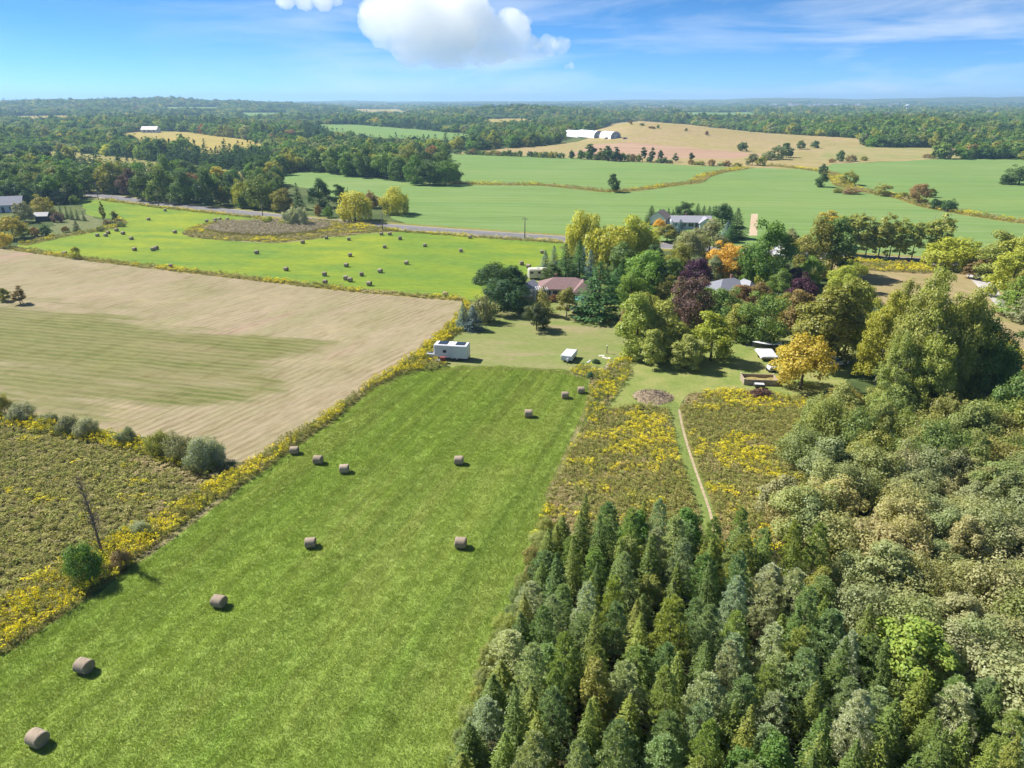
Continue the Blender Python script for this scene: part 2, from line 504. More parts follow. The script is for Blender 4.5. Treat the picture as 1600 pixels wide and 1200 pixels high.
PX['yard'] = [(740, 472), (830, 430), (900, 425), (1010, 455), (1060, 500), (1100, 470), (1250, 480), (1340, 470), (1345, 560), (1320, 600), (1260, 625), (1140, 610), (1075, 615), (1060, 640), (1000, 632), (945, 640), (985, 560), (965, 490), (860, 480)]
PX['meadow'] = [(945, 640), (925, 655), (885, 712), (850, 792), (830, 840), (900, 880), (1100, 880), (1240, 860), (1300, 760), (1310, 650), (1260, 622), (1140, 608), (1075, 615), (1058, 640), (1000, 632)]
PX['rightlot'] = [(1290, 405), (1440, 418), (1545, 428), (1610, 520), (1700, 640), (1600, 640), (1540, 560), (1500, 500), (1450, 470), (1340, 480), (1300, 440)]
PX['drive'] = [(1505, 424), (1530, 423), (1560, 455), (1575, 482), (1560, 480), (1535, 455)]
PX['dirt'] = [(1174, 334), (1184, 334), (1183, 368), (1170, 368)]

def stubble_material():
    """straw stubble with a greener, differently drilled block whose edge fades"""
    m, n, l, b = mat_base('stubble', 0.95)
    b.inputs['Specular IOR Level'].default_value = 0.05

    def rows(ang, sp, detail=3):
        g = n.new('ShaderNodeNewGeometry'); mp_ = n.new('ShaderNodeMapping'); l.new(g.outputs['Position'], mp_.inputs[0])
        mp_.vector_type = 'TEXTURE'; mp_.inputs['Rotation'].default_value = (0, 0, ang)
        wv = n.new('ShaderNodeTexWave'); l.new(mp_.outputs[0], wv.inputs['Vector']); wv.bands_direction = 'Y'
        wv.inputs['Scale'].default_value = 0.314 / sp; wv.inputs['Distortion'].default_value = 4.5; wv.inputs['Detail'].default_value = detail; wv.inputs['Detail Scale'].default_value = 0.55; wv.inputs['Detail Roughness'].default_value = 0.7
        return wv.outputs['Fac']

    def mul(a_, b_):
        q = n.new('ShaderNodeMath'); q.operation = 'MULTIPLY'; l.new(a_, q.inputs[0])
        if isinstance(b_, float): q.inputs[1].default_value = b_
        else: l.new(b_, q.inputs[1])
        return q.outputs[0]
    A1, A2 = math.radians(61), math.radians(-14)
    straw = field_colour(n, l, (0.288, 0.246, 0.146), (0.255, 0.230, 0.120), (0.322, 0.260, 0.170), big=0.022, mid=0.12, fine=1.5, fine_amt=0.18, stretch=5.0, angle=A1, c4=(0.335, 0.232, 0.172))
    straw = mixc(n, l, mul(ramp(n, l, rows(A1, 1.5), 0.45, 0.85), mul(ramp(n, l, pos_noise(n, l, 0.035, 4, 0.65), 0.44, 0.62), 0.62)), straw, (0.185, 0.145, 0.075))
    green = field_colour(n, l, (0.160, 0.164, 0.058), (0.198, 0.180, 0.082), (0.125, 0.142, 0.040), big=0.03, mid=0.16, fine=1.6, fine_amt=0.24, stretch=7.0, angle=A2, c4=(0.30, 0.25, 0.16))
    green = mixc(n, l, mul(ramp(n, l, rows(A2, 1.7), 0.45, 0.9), 0.45), green, (0.265, 0.23, 0.115))
    C = [at(*p)[:2] for p in [(-260, 450), (95, 478), (300, 511), (500, 538), (430, 585), (350, 655), (180, 650), (-260, 590)]]
    cen = np.mean(C, axis=0); cur = None
    g = n.new('ShaderNodeNewGeometry')
    for i in range(len(C)):
        p, q = C[i], C[(i + 1) % len(C)]; nn = np.array([-(q - p)[1], (q - p)[0]]); nn /= np.hypot(*nn)
        if np.dot(cen - p, nn) < 0: nn = -nn
        dt = n.new('ShaderNodeVectorMath'); dt.operation = 'DOT_PRODUCT'; l.new(g.outputs['Position'], dt.inputs[0]); dt.inputs[1].default_value = (nn[0], nn[1], 0)
        sb = n.new('ShaderNodeMath'); sb.operation = 'SUBTRACT'; l.new(dt.outputs['Value'], sb.inputs[0]); sb.inputs[1].default_value = float(np.dot(nn, p))
        if cur is None: cur = sb.outputs[0]
        else:
            mn = n.new('ShaderNodeMath'); mn.operation = 'MINIMUM'; l.new(cur, mn.inputs[0]); l.new(sb.outputs[0], mn.inputs[1]); cur = mn.outputs[0]
    w = n.new('ShaderNodeMath'); w.operation = 'ADD'; l.new(cur, w.inputs[0]); l.new(ramp(n, l, pos_noise(n, l, 0.09, 6, 0.65, 4.0, A2), 0.3, 0.7, -9.0, 9.0), w.inputs[1])
    c = mixc(n, l, ramp(n, l, w.outputs[0], -2.0, 3.0), straw, green)
    c = mixc(n, l, ramp(n, l, pos_noise(n, l, 0.35, 6, 0.72, 2.5, A1), 0.50, 0.72), c, mixc(n, l, 1.0, c, (0.74, 0.72, 0.62), 'MULTIPLY'))
    c = mixc(n, l, ramp(n, l, pos_noise(n, l, 0.11, 5, 0.7, 2.0, A2), 0.55, 0.72), c, mixc(n, l, 1.0, c, (1.16, 1.14, 1.12), 'MULTIPLY'))
    l.new(c, b.inputs['Base Color'])
    bp = n.new('ShaderNodeBump'); bp.inputs['Strength'].default_value = 0.6; bp.inputs['Distance'].default_value = 0.1
    l.new(pos_noise(n, l, 2.6, 6, 0.72), bp.inputs['Height']); l.new(bp.outputs[0], b.inputs['Normal'])
    return m


MATS = {
    'ground': field_mat('far_country', (0.055, 0.075, 0.025), (0.085, 0.095, 0.03), (0.038, 0.058, 0.02), big=0.004, mid=0.02, fine=0.09, fine_amt=0.35, bump=0.0),
    'hay': field_mat('hay_ground', HAY['c1'], HAY['c2'], HAY['c3'], 0.4, 0.1, stretch=14.0, angle=FD, fine_amt=0.14),
    'wild': field_mat('wild_ground', (0.13, 0.115, 0.045), (0.16, 0.125, 0.06), (0.10, 0.11, 0.03), 0.5, 0.2),
    'stubble': stubble_material(),
    'strip': field_mat('rough_strip', (0.17, 0.14, 0.05), (0.22, 0.18, 0.09), (0.11, 0.12, 0.03), 0.5, 0.2),
    'bales': field_mat('bale_field', (0.175, 0.255, 0.032), (0.255, 0.305, 0.030), (0.130, 0.225, 0.038), 0.4, 0.1, big=0.014, mid=0.10, fine=1.0, fine_amt=0.22, stretch=3.0, angle=math.radians(-10)),
    'marsh': field_mat('marsh_ground', (0.23, 0.20, 0.07), (0.27, 0.24, 0.10), (0.19, 0.165, 0.08), 0.3, 0.1),
    'yardL': field_mat('mown_yard', (0.17, 0.19, 0.075), (0.21, 0.20, 0.11), (0.12, 0.16, 0.05), 0.3, 0.1),
    'crop': field_mat('young_crop', (0.165, 0.252, 0.072), (0.195, 0.270, 0.085), (0.145, 0.238, 0.068), 0.2, 0.08, big=0.010, mid=0.05, fine=0.35, fine_amt=0.17, stretch=22.0, angle=math.radians(-6), rows=(math.radians(-7), 9.0, 0.6, (0.20, 0.285, 0.115)), c4=(0.19, 0.27, 0.075)),
    'hill': field_mat('dry_hill_grass', (0.335, 0.27, 0.115), (0.29, 0.25, 0.095), (0.37, 0.275, 0.15), 0.3, 0.3, big=0.008, mid=0.03, fine=0.2, fine_amt=0.16),
    'plough': field_mat('bare_soil', (0.42, 0.275, 0.185), (0.46, 0.31, 0.21), (0.37, 0.24, 0.155), 0.2, 0.1, big=0.01, mid=0.05, fine=0.3, fine_amt=0.08, stretch=8.0, angle=math.radians(-12)),
    'hayR': field_mat('pale_cut_field', (0.36, 0.295, 0.13), (0.26, 0.27, 0.09), (0.39, 0.31, 0.16), 0.0, rows=(math.radians(-9), 9.0, 0.8, (0.21, 0.255, 0.075)), big=0.01, mid=0.05, fine=0.3, fine_amt=0.1),
    'tanL': field_mat('pale_strip_field', (0.29, 0.25, 0.075), (0.25, 0.25, 0.07), (0.33, 0.27, 0.10), 0.0, big=0.02, mid=0.1, fine=0.5, fine_amt=0.1),
    'yellowL': field_mat('yellow_pasture', (0.38, 0.31, 0.07), (0.33, 0.285, 0.075), (0.42, 0.31, 0.11), 0.0, big=0.012, mid=0.06, fine=0.25, fine_amt=0.16),
    'fieldM': field_mat('distant_green_field', (0.17, 0.27, 0.075), (0.155, 0.25, 0.07), (0.19, 0.28, 0.08), 0.0, big=0.01, mid=0.05, fine=0.25, fine_amt=0.06),
    'lawn': field_mat('dry_lawn', (0.195, 0.222, 0.072), (0.160, 0.208, 0.054), (0.240, 0.232, 0.10), 0.35, 0.06, big=0.05, mid=0.22, fine=2.5, fine_amt=0.18, stretch=3.5, angle=math.radians(-8), c4=(0.28, 0.235, 0.13)),
    'yard': field_mat('green_lawn', (0.190, 0.215, 0.062), (0.245, 0.235, 0.09), (0.14, 0.185, 0.045), 0.35, 0.06, big=0.05, mid=0.25, fine=2.5, fine_amt=0.18),
    'meadow': field_mat('meadow_ground', (0.20, 0.16, 0.06), (0.25, 0.20, 0.10), (0.13, 0.13, 0.035), 0.5, 0.2),
    'rightlot': field_mat('tan_mown_grass', (0.335, 0.26, 0.125), (0.26, 0.24, 0.095), (0.37, 0.285, 0.16), 0.3, 0.05, big=0.06, mid=0.3, fine=2.0, fine_amt=0.14, stretch=4.0, angle=math.radians(-60)),
    'drive': field_mat('pale_gravel', (0.50, 0.48, 0.47), (0.45, 0.42, 0.40), (0.55, 0.52, 0.50), 0.4, 0.03, fine_amt=0.12),
    'dirt': field_mat('bare_dirt', (0.52, 0.40, 0.27), (0.48, 0.35, 0.23), (0.56, 0.44, 0.31), 0.3, 0.05, fine_amt=0.12),
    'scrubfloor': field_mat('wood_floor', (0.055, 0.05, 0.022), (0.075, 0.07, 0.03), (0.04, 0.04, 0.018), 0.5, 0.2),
    'path': field_mat('mown_path', (0.185, 0.235, 0.062), (0.21, 0.235, 0.075), (0.155, 0.21, 0.05), 0.3, 0.05),
    'track': field_mat('trodden_earth', (0.42, 0.33, 0.22), (0.38, 0.29, 0.19), (0.46, 0.36, 0.25), 0.3, 0.03),
    'road': field_mat('asphalt', (0.215, 0.205, 0.21), (0.185, 0.18, 0.185), (0.235, 0.225, 0.225), 0.2, 0.01, fine_amt=0.10),
    'verge': field_mat('verge_grass', (0.26, 0.235, 0.06), (0.30, 0.255, 0.10), (0.18, 0.20, 0.045), 0.3, 0.1),
    'ditch': field_mat('ditch_weeds', (0.29, 0.225, 0.05), (0.34, 0.27, 0.10), (0.20, 0.20, 0.045), 0.3, 0.1),
    'earth': field_mat('pale_earth', (0.36, 0.29, 0.17), (0.30, 0.26, 0.12), (0.24, 0.23, 0.09), 0.3, 0.05),
    'shoulder': field_mat('gravel_shoulder', (0.34, 0.31, 0.27), (0.30, 0.28, 0.23), (0.38, 0.34, 0.30), 0.2, 0.02),
}
ROAD_PX = [(60, 290), (110, 298), (160, 306), (250, 318), (370, 331), (470, 342), (600, 353), (720, 362), (880, 373), (1010, 382), (1150, 391), (1300, 400), (1440, 408), (1600, 417), (1760, 427)]
road_v, road_c = strip(ROAD_PX, 16.0)
road_s, _ = strip(ROAD_PX, 9.6)
road_r, _ = strip(ROAD_PX, 7.2)
PATH_PX = [(1050, 628), (1056, 650), (1066, 695), (1086, 750), (1104, 800), (1112, 850)]
path_m, _ = strip(PATH_PX, 1.7)
track_p, _ = strip([(1061, 640), (1067, 670), (1078, 708), (1093, 752), (1108, 795), (1116, 830)], 0.30)
ditch1, d1c = strip([(690, 285), (760, 288), (840, 289), (900, 294), (950, 299), (1000, 296), (1050, 289), (1085, 285), (1100, 276), (1130, 268), (1170, 262)], 8.0)
ditch2, d2c = strip([(1200, 258), (1265, 265), (1300, 272), (1318, 290), (1370, 302), (1410, 309), (1450, 322), (1500, 332), (1550, 340), (1600, 347), (1750, 362)], 9.0)
hedge_s, hs_c = strip([(0, 386), (130, 404), (270, 421), (400, 436), (560, 454), (690, 465), (726, 467)], 3.2)
hedge_n, hn_c = strip([(35, 383), (95, 370), (150, 361), (190, 351), (180, 342)], 3.0)
edge_w, ew_c = strip([(205, 884), (265, 842), (300, 815), (330, 792), (345, 780)], 0.8)
edge_e, ee_c = strip([(922, 600), (915, 640), (885, 710), (855, 775)], 0.7)
edge_n, en_c = strip([(600, 602), (645, 582), (700, 577), (800, 576), (880, 582), (918, 594)], 0.9)
marsh_edge, me_c = strip([(290, 367), (350, 374), (430, 379), (490, 373), (560, 365), (640, 361)], 1.6)

W = {k: wpoly(v, 0.0 if k in ('dirt', 'drive') else 0.35) for k, v in PX.items()}
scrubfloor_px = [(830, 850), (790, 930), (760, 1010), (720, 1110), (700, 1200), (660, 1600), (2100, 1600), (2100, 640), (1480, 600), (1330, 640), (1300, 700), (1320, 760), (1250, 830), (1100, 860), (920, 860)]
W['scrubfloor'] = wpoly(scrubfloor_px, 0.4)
ORDER = [('yard_lawn', 'yard', W['yard']), ('crop_field', 'crop', W['crop']), ('dry_hill', 'hill', W['hill']), ('ploughed_field', 'plough', W['plough']), ('cut_field', 'hayR', W['hayR']),
         ('tan_field', 'tanL', W['tanR']), ('pale_field', 'tanL', W['tanL']), ('yellow_pasture', 'yellowL', W['yellowL']), ('distant_field', 'fieldM', W['fieldM']),
         *[('far_pasture', 'yellowL' if i % 2 else 'fieldM', W['far%d' % i]) for i in range(1, 7)], ('bale_field', 'bales', W['bales']), ('marsh_ground', 'marsh', W['marsh']), ('mown_yard', 'yardL', W['yardL']), ('right_lot_grass', 'rightlot', W['rightlot']),
         ('stubble_field', 'stubble', W['stubble']), ('wild_field', 'wild', W['wild']), ('meadow_ground', 'meadow', W['meadow']),
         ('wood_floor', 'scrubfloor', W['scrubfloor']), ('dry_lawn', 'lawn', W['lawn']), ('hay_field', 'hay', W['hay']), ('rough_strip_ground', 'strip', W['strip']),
         ('ditch_ground', 'ditch', ditch1), ('ditch_ground', 'ditch', ditch2), ('field_margin', 'ditch', hedge_s), ('field_margin', 'ditch', hedge_n), ('bare_edge', 'earth', edge_w), ('bare_edge', 'earth', edge_e), ('bare_edge', 'earth', edge_n), ('marsh_edge', 'earth', marsh_edge),
         ('road_verge', 'verge', road_v), ('road_shoulder', 'shoulder', road_s), ('road', 'road', road_r), ('gravel_drive', 'drive', W['drive']), ('dirt_lane', 'dirt', W['dirt']),
         ('mown_path', 'path', path_m), ('foot_track', 'track', track_p)]


def build_ground():
    pts = []; edges = []
    for _, _, poly in ORDER:
        b = len(pts); n = len(poly)
        pts += [tuple(p) for p in poly]
        edges += [(b + i, b + (i + 1) % n) for i in range(n)]
    # support points for the relief
    for d in np.geomspace(560, 15000, 86):
        for px in np.linspace(-500, 2100, 130):
            u = (px - 800) * CP / F
            y = d / math.hypot(1, u)
            pts.append((u * y, y))
    for a in range(0, 360, 12):
        for d in (200, 1000, 4000, 16000):
            q = (d * math.cos(math.radians(a)), d * math.sin(math.radians(a)))
            if abs(q[0]) > 1.2 * q[1]: pts.append(q)
    vs_, es_, fs_, *_ = delaunay_2d_cdt([Vector(p) for p in pts], edges, [], 0, 1e-4, False)
    V = np.array([(v.x, v.y) for v in vs_]); T = np.array([list(f) for f in fs_])
    z = hgt(V[:, 0], V[:, 1])
    C = V[T].mean(1)
    reg = np.full(len(T), -1)
    for i, (_, _, poly) in enumerate(ORDER):
        lo, hi = poly.min(0), poly.max(0)
        s = np.where((C[:, 0] >= lo[0]) & (C[:, 0] <= hi[0]) & (C[:, 1] >= lo[1]) & (C[:, 1] <= hi[1]))[0]
        if len(s): reg[s[pt_in(poly, C[s, 0], C[s, 1])]] = i
    V3 = np.column_stack([V, z])
    for i in range(-1, len(ORDER)):
        t = T[reg == i]
        if not len(t): continue
        name, mk = ('ground', 'ground') if i < 0 else ORDER[i][:2]
        u, inv = np.unique(t, return_inverse=True)
        tri = inv.reshape(-1, 3)
        A = V3[u]
        nz = np.cross(A[tri[:, 1]] - A[tri[:, 0]], A[tri[:, 2]] - A[tri[:, 0]])[:, 2]
        tri[nz < 0] = tri[nz < 0][:, ::-1]
        o = link(name, new_mesh(name, A, tri, MATS[mk], smooth=True))
        o['kind'] = 'structure'


build_ground()

# ------------------------------------------------------------------ plants: prototype meshes
def unit(v): return v / (np.linalg.norm(v, axis=-1, keepdims=True) + 1e-9)


def leaf_quads(C, N, S, axis=None, aspect=1.0, rng=RNG):
    """kite shaped leaf sprays at C facing N; long side along axis if given"""
    n = len(C); N = unit(N)
    A = axis if axis is not None else rng.normal(size=(n, 3))
    A = unit(A - N * (A * N).sum(1, keepdims=True)); B = np.cross(N, A)
    S = np.asarray(S).reshape(-1, 1) * np.ones((n, 1))
    bend = N * S * rng.uniform(-0.25, 0.25, (n, 1))
    V = np.stack([C - A * S, C + B * S * aspect + bend, C + A * S * rng.uniform(0.8, 1.2, (n, 1)), C - B * S * aspect + bend], 1)
    return V.reshape(-1, 3), np.arange(4 * n).reshape(-1, 4)


def crown_round(seed, h, w, nl, ls, clumps=16, base=0.2, inner=0.12, top=1.0, droop=0.0, cl=0.23, egg=0.0, flat=0.8, fuzz=0.55):
    r = np.random.default_rng(seed)
    zc, rz = h * (base + (1 - base) / 2), h * (1 - base) / 2
    zz = r.uniform(-0.93, 1.0, clumps); aa = r.uniform(0, 6.283, clumps); hr_ = np.where(zz < 0, np.maximum(np.sqrt(1 - zz * zz), 0.72), np.sqrt(1 - zz * zz)); D = np.column_stack([hr_ * np.cos(aa), hr_ * np.sin(aa), zz])
    D[0] = (0, 0, 1)
    R = r.uniform(0.42, 0.90, clumps); R = np.where(zz < -0.3, np.maximum(R, 0.66), R)
    cr_ = w * cl * r.uniform(0.65, 1.3, clumps) * (1.28 - 0.55 * R)
    lob = 1 + 0.16 * np.sin(2 * aa + r.uniform(0, 6.28)) + 0.10 * np.sin(3 * aa + r.uniform(0, 6.28)); R = R * lob
    CC = D * R[:, None] * np.array([w / 2, w / 2, rz]) + np.array([0, 0, zc])
    CC[:, :2] *= (1 - egg * (CC[:, 2:3] / h - 0.5))
    p = cr_ ** 2; k = r.choice(clumps, nl, p=p / p.sum())
    d = unit(r.normal(size=(nl, 3)) + D[k] * 0.55)
    rad = cr_[k] * (0.62 + fuzz * r.random(nl))
    ins = r.random(nl) < inner; rad[ins] *= r.uniform(0.2, 0.8, ins.sum())
    P = CC[k] + d * rad[:, None] * np.array([1, 1, flat])
    P[:, 2] = np.where(P[:, 2] < 0.05 * h, r.uniform(0.04, 0.16, nl) * h, P[:, 2])
    if droop: P[:, 2] -= droop * np.hypot(P[:, 0], P[:, 1]) ** 2 / (w / 2)
    N = d + r.normal(size=(nl, 3)) * 0.45 + np.array([0, 0, 0.35])
    S = ls * r.uniform(0.6, 1.3, nl)
    return leaf_quads(P, N, S, aspect=0.75, rng=r), CC


def crown_willow(seed, h, w, nl, ls):
    r = np.random.default_rng(seed)
    (V1, F1), CC = crown_round(seed, h, w, int(nl * 0.5), ls, 14, 0.25, cl=0.24)
    n = nl - int(nl * 0.5); ns = 90
    th = r.uniform(0, 2 * math.pi, ns); rr = w / 2 * r.uniform(0.55, 1.02, ns); zt = h * r.uniform(0.45, 0.92, ns) * (1 - 0.25 * (rr / (w / 2)) ** 3)
    ln = h * r.uniform(0.25, 0.6, ns)
    k = r.integers(0, ns, n); t = r.random(n)
    P = np.column_stack([rr[k] * np.cos(th[k]), rr[k] * np.sin(th[k]), np.maximum(zt[k] - ln[k] * t, h * 0.06)]) + r.normal(0, w * 0.018, (n, 3))
    out = np.column_stack([np.cos(th[k]), np.sin(th[k]), 0.3 * np.ones(n)])
    V2, F2 = leaf_quads(P, out + r.normal(0, 0.5, (n, 3)), ls * 1.25 * r.uniform(0.7, 1.3, n), axis=np.tile([0.0, 0, -1], (n, 1)) + r.normal(0, 0.12, (n, 3)), aspect=0.42, rng=r)
    return (np.concatenate([V1, V2]), np.concatenate([F1, F2 + len(V1)])), CC


def crown_spruce(seed, h, w, whorls, per, nq, ls, droop=0.25, base=0.05, power=0.78, ragged=0.24, tip_up=0.0):
    """whorls of branches carrying flat sprays"""
    r = np.random.default_rng(seed)
    Vs, Fs, b = [], [], 0
    zs = np.linspace(base, 0.985, whorls) ** 0.92
    C, A, N, S = [], [], [], []
    for i, zf in enumerate(zs):
        R0 = w / 2 * (1 - zf) ** power + w * 0.02
        m = max(3, int(per * (0.45 + 0.55 * (1 - zf)) + 0.5))
        a0 = r.uniform(0, 6.28)
        for j in range(m):
            a = a0 + 2 * math.pi * (j + r.uniform(-0.3, 0.3)) / m
            R = R0 * (1 + r.normal(0, ragged)); zb = zf * h + r.normal(0, 0.25 * h / whorls)
            k = max(2, int(round(nq * (0.35 + 0.65 * (1 - zf)))))
            t = np.sqrt(r.uniform(0.06, 1.0, k)); t[-1] = 1.0
            side = r.normal(0, 0.20, k) * R * t
            ca, sa = math.cos(a), math.sin(a)
            x = R * t * ca - side * sa; y = R * t * sa + side * ca
            z = zb - droop * R * t ** 1.3 + tip_up * R * t ** 3 + r.normal(0, 0.04 * w, k) * 0.5
            C.append(np.column_stack([x, y, z]))
            sg = np.sign(side + 1e-6) * r.uniform(0.2, 0.9, k)
            A.append(np.column_stack([ca - sa * sg, sa + ca * sg, -droop * np.ones(k) + tip_up * 1.6]) + r.normal(0, 0.12, (k, 3)))
            N.append(np.column_stack([0.35 * ca * np.ones(k), 0.35 * sa * np.ones(k), np.ones(k)]) + r.normal(0, 0.35, (k, 3)))
            S.append(ls * r.uniform(0.7, 1.3, k) * (0.65 + 0.35 * (1 - zf)))
    # leader
    C.append(np.column_stack([np.zeros(6), np.zeros(6), h * np.linspace(0.93, 1.0, 6)])); A.append(np.tile([0.0, 0, 1], (6, 1)) + r.normal(0, 0.25, (6, 3))); N.append(r.normal(size=(6, 3)) * [1, 1, .2]); S.append(np.full(6, ls * 0.6))
    C, A, N, S = map(np.concatenate, (C, A, N, S)); C[:, 2] = np.maximum(C[:, 2], 0.05 * h * 0.3)
    return leaf_quads(C, N, S, axis=A, aspect=0.44, rng=r)


def crown_pine(seed, h, w, tufts, per, ls, base=0.08, power=0.55):
    """soft pine: round tufts of needles held up on whorled branches"""
    r = np.random.default_rng(seed)
    zf = np.sort(base + (1 - base) * r.random(tufts) ** 1.15)
    zf = np.round(zf * 11) / 11 + r.normal(0, 0.016, tufts); zf = np.clip(zf, base, 1.0)
    R = (w / 2 * (1 - zf) ** power + 0.03 * w) * r.uniform(0.30, 1.28, tufts) ** 0.75
    a = r.uniform(0, 6.283, tufts)
    TC = np.column_stack([R * np.cos(a), R * np.sin(a), zf * h + 0.16 * R])
    tr = w * 0.098 * r.uniform(0.6, 1.3, tufts) * (0.7 + 0.5 * (1 - zf))
    k = np.repeat(np.arange(tufts), per); n = len(k)
    d = unit(r.normal(size=(n, 3)) + np.array([0, 0, 0.55]) + 0.5 * np.column_stack([np.cos(a[k]), np.sin(a[k]), np.zeros(n)]))
    P = TC[k] + d * tr[k][:, None] * r.uniform(0.35, 1.0, (n, 1)) * np.array([1, 1, 0.75])
    return leaf_quads(P, np.cross(d, r.normal(size=(n, 3))), ls * r.uniform(0.7, 1.3, n), axis=d, aspect=0.4, rng=r)


def trunk_mesh(seed, h, r0, limbs, mat, lean=0.0, top=0.9, reach=None, n=6, stems=1):
    r = random.Random(seed); mb = MB()
    for s in range(stems):
        ox, oy = (0, 0) if stems == 1 else (r.uniform(-1, 1) * r0 * 4, r.uniform(-1, 1) * r0 * 4)
        tx, ty = (r.uniform(-1, 1) * lean * h, r.uniform(-1, 1) * lean * h)
        if stems > 1: tx += ox * 3; ty += oy * 3
        P = [Vector((ox + tx * t * t, oy + ty * t * t, h * top * t)) for t in (0, 0.04, 0.3, 0.6, 0.82, 1)]
        P[0].z = -0.12 * r0 * 10
        mb.tube(P, [r0 * 1.45, r0, r0 * 0.8, r0 * 0.52, r0 * 0.3, r0 * 0.1], n)
        for i in range(limbs):
            t = r.uniform(0.28, 0.85); a = r.uniform(0, 6.28); L = (reach or h * 0.3) * (1.15 - t) * r.uniform(0.8, 1.2)
            b = Vector((ox + tx * t * t, oy + ty * t * t, h * top * t)); e = b + Vector((math.cos(a) * L, math.sin(a) * L, L * r.uniform(0.3, 0.9)))
            mm = (b + e) / 2 + Vector((0, 0, L * 0.1))
            mb.tube([b, mm, e], [r0 * 0.42 * (1.2 - t), r0 * 0.27 * (1.2 - t), r0 * 0.07], max(4, n - 2))
    return mb.mesh('trunk', mat, True)


PROTO = {}


def add_proto(key, crown, trunk, h, w): PROTO.setdefault(key, []).append((crown, trunk, h, w))


def leafmesh(vf, mat=None): return new_mesh('crown', vf[0], vf[1], mat or M_LEAF)


# level of detail: n near, m middle, f far
for s in range(4):
    for lod, nl, ls in (('n', 9000, 0.165), ('m', 4200, 0.235), ('f', 700, 0.56)):
        vf, _ = crown_round(100 + s, 10, 8.5, nl, ls, 38 + 5 * s, -0.04, cl=0.165)
        add_proto('decid_' + lod, leafmesh(vf), trunk_mesh(s, 10, 0.2, 7, M_BARK, 0.02), 10, 9.2)
    for lod, nl, ls in (('n', 8000, 0.15), ('m', 3800, 0.21), ('f', 560, 0.52)):
        vf, _ = crown_round(140 + s, 10, 5.5, nl, ls, 44, -0.04, cl=0.19, egg=0.6)
        add_proto('oval_' + lod, leafmesh(vf), trunk_mesh(20 + s, 10, 0.17, 7, M_BARK, 0.02), 10, 6.0)
    for lod, nl, ls in (('m', 2600, 0.26), ('f', 480, 0.55)):
        vf, _ = crown_round(160 + s, 12, 3.4, nl, ls, 24, 0.05, cl=0.25)
        add_proto('column_' + lod, leafmesh(vf), trunk_mesh(30 + s, 12, 0.16, 6, M_BARK, 0.03), 12, 4.0)
    for lod, nl, ls in (('n', 9500, 0.085), ('m', 2400, 0.17), ('f', 420, 0.37)):
        vf, _ = crown_round(180 + s, 4, 5, nl, ls, 46, 0.0, cl=0.13, inner=0.12, fuzz=0.9, flat=0.95)
        add_proto('shrub_' + lod, leafmesh(vf), trunk_mesh(40 + s, 3.4, 0.06, 3, M_BARK, 0.1, 0.9, 1.2, 5, 3), 4.1, 5.4)
    vf = crown_willow(200 + s, 9, 8.5, 6000, 0.24)[0]
    add_proto('willow_m', leafmesh(vf), trunk_mesh(50 + s, 9, 0.3, 7, M_BARK, 0.02, 0.75), 9, 9.0)
    for lod, wh, per, nq, ls in (('n', 30, 12, 20, 0.165), ('m', 20, 10, 10, 0.29), ('f', 10, 8, 5, 0.52)):
        add_proto('spruce_' + lod, leafmesh(crown_spruce(220 + s, 8, 3.4, wh, per, nq, ls)), trunk_mesh(60 + s, 8, 0.11, 0, M_BARK, 0.0, 0.97), 8, 3.6)
    for lod, tu, per, ls in (('n', 260, 40, 0.105), ('m', 120, 16, 0.22), ('f', 60, 7, 0.42)):
        add_proto('pine_' + lod, leafmesh(crown_pine(240 + s, 8, 3.9, tu, per, ls)), trunk_mesh(70 + s, 8, 0.12, 8, M_BARK, 0.0, 0.97, 1.7), 8, 4.0)
    vf = crown_spruce(260 + s, 10, 7.6, 16, 10, 34, 0.36, droop=0.05, base=0.06, power=0.62, ragged=0.22, tip_up=0.12)
    add_proto('whitepine_m', leafmesh(vf), trunk_mesh(80 + s, 10, 0.25, 8, M_BARK, 0.0, 0.95, 3), 10, 8.2)
    # thin roadside poplar: open crown, bare tips
    vf, _ = crown_round(270 + s, 12, 4.2, 3000, 0.21, 40, 0.0, cl=0.17, inner=0.3, fuzz=0.9)
    add_proto('openpop_m', leafmesh(vf), trunk_mesh(90 + s, 12.4, 0.14, 16, M_BARK_PALE, 0.05, 1.0, 3.2), 12, 4.6)
for s in range(3):
    vf, _ = crown_round(300 + s, 16, 11, 22000, 0.165, 110, 0.0, cl=0.095, inner=0.12, egg=0.4, fuzz=1.0)
    add_proto('cottonwood_n', leafmesh(vf), trunk_mesh(100 + s, 16, 0.32, 14, M_BARK_PALE, 0.03, 0.95, 5), 16, 11.6)


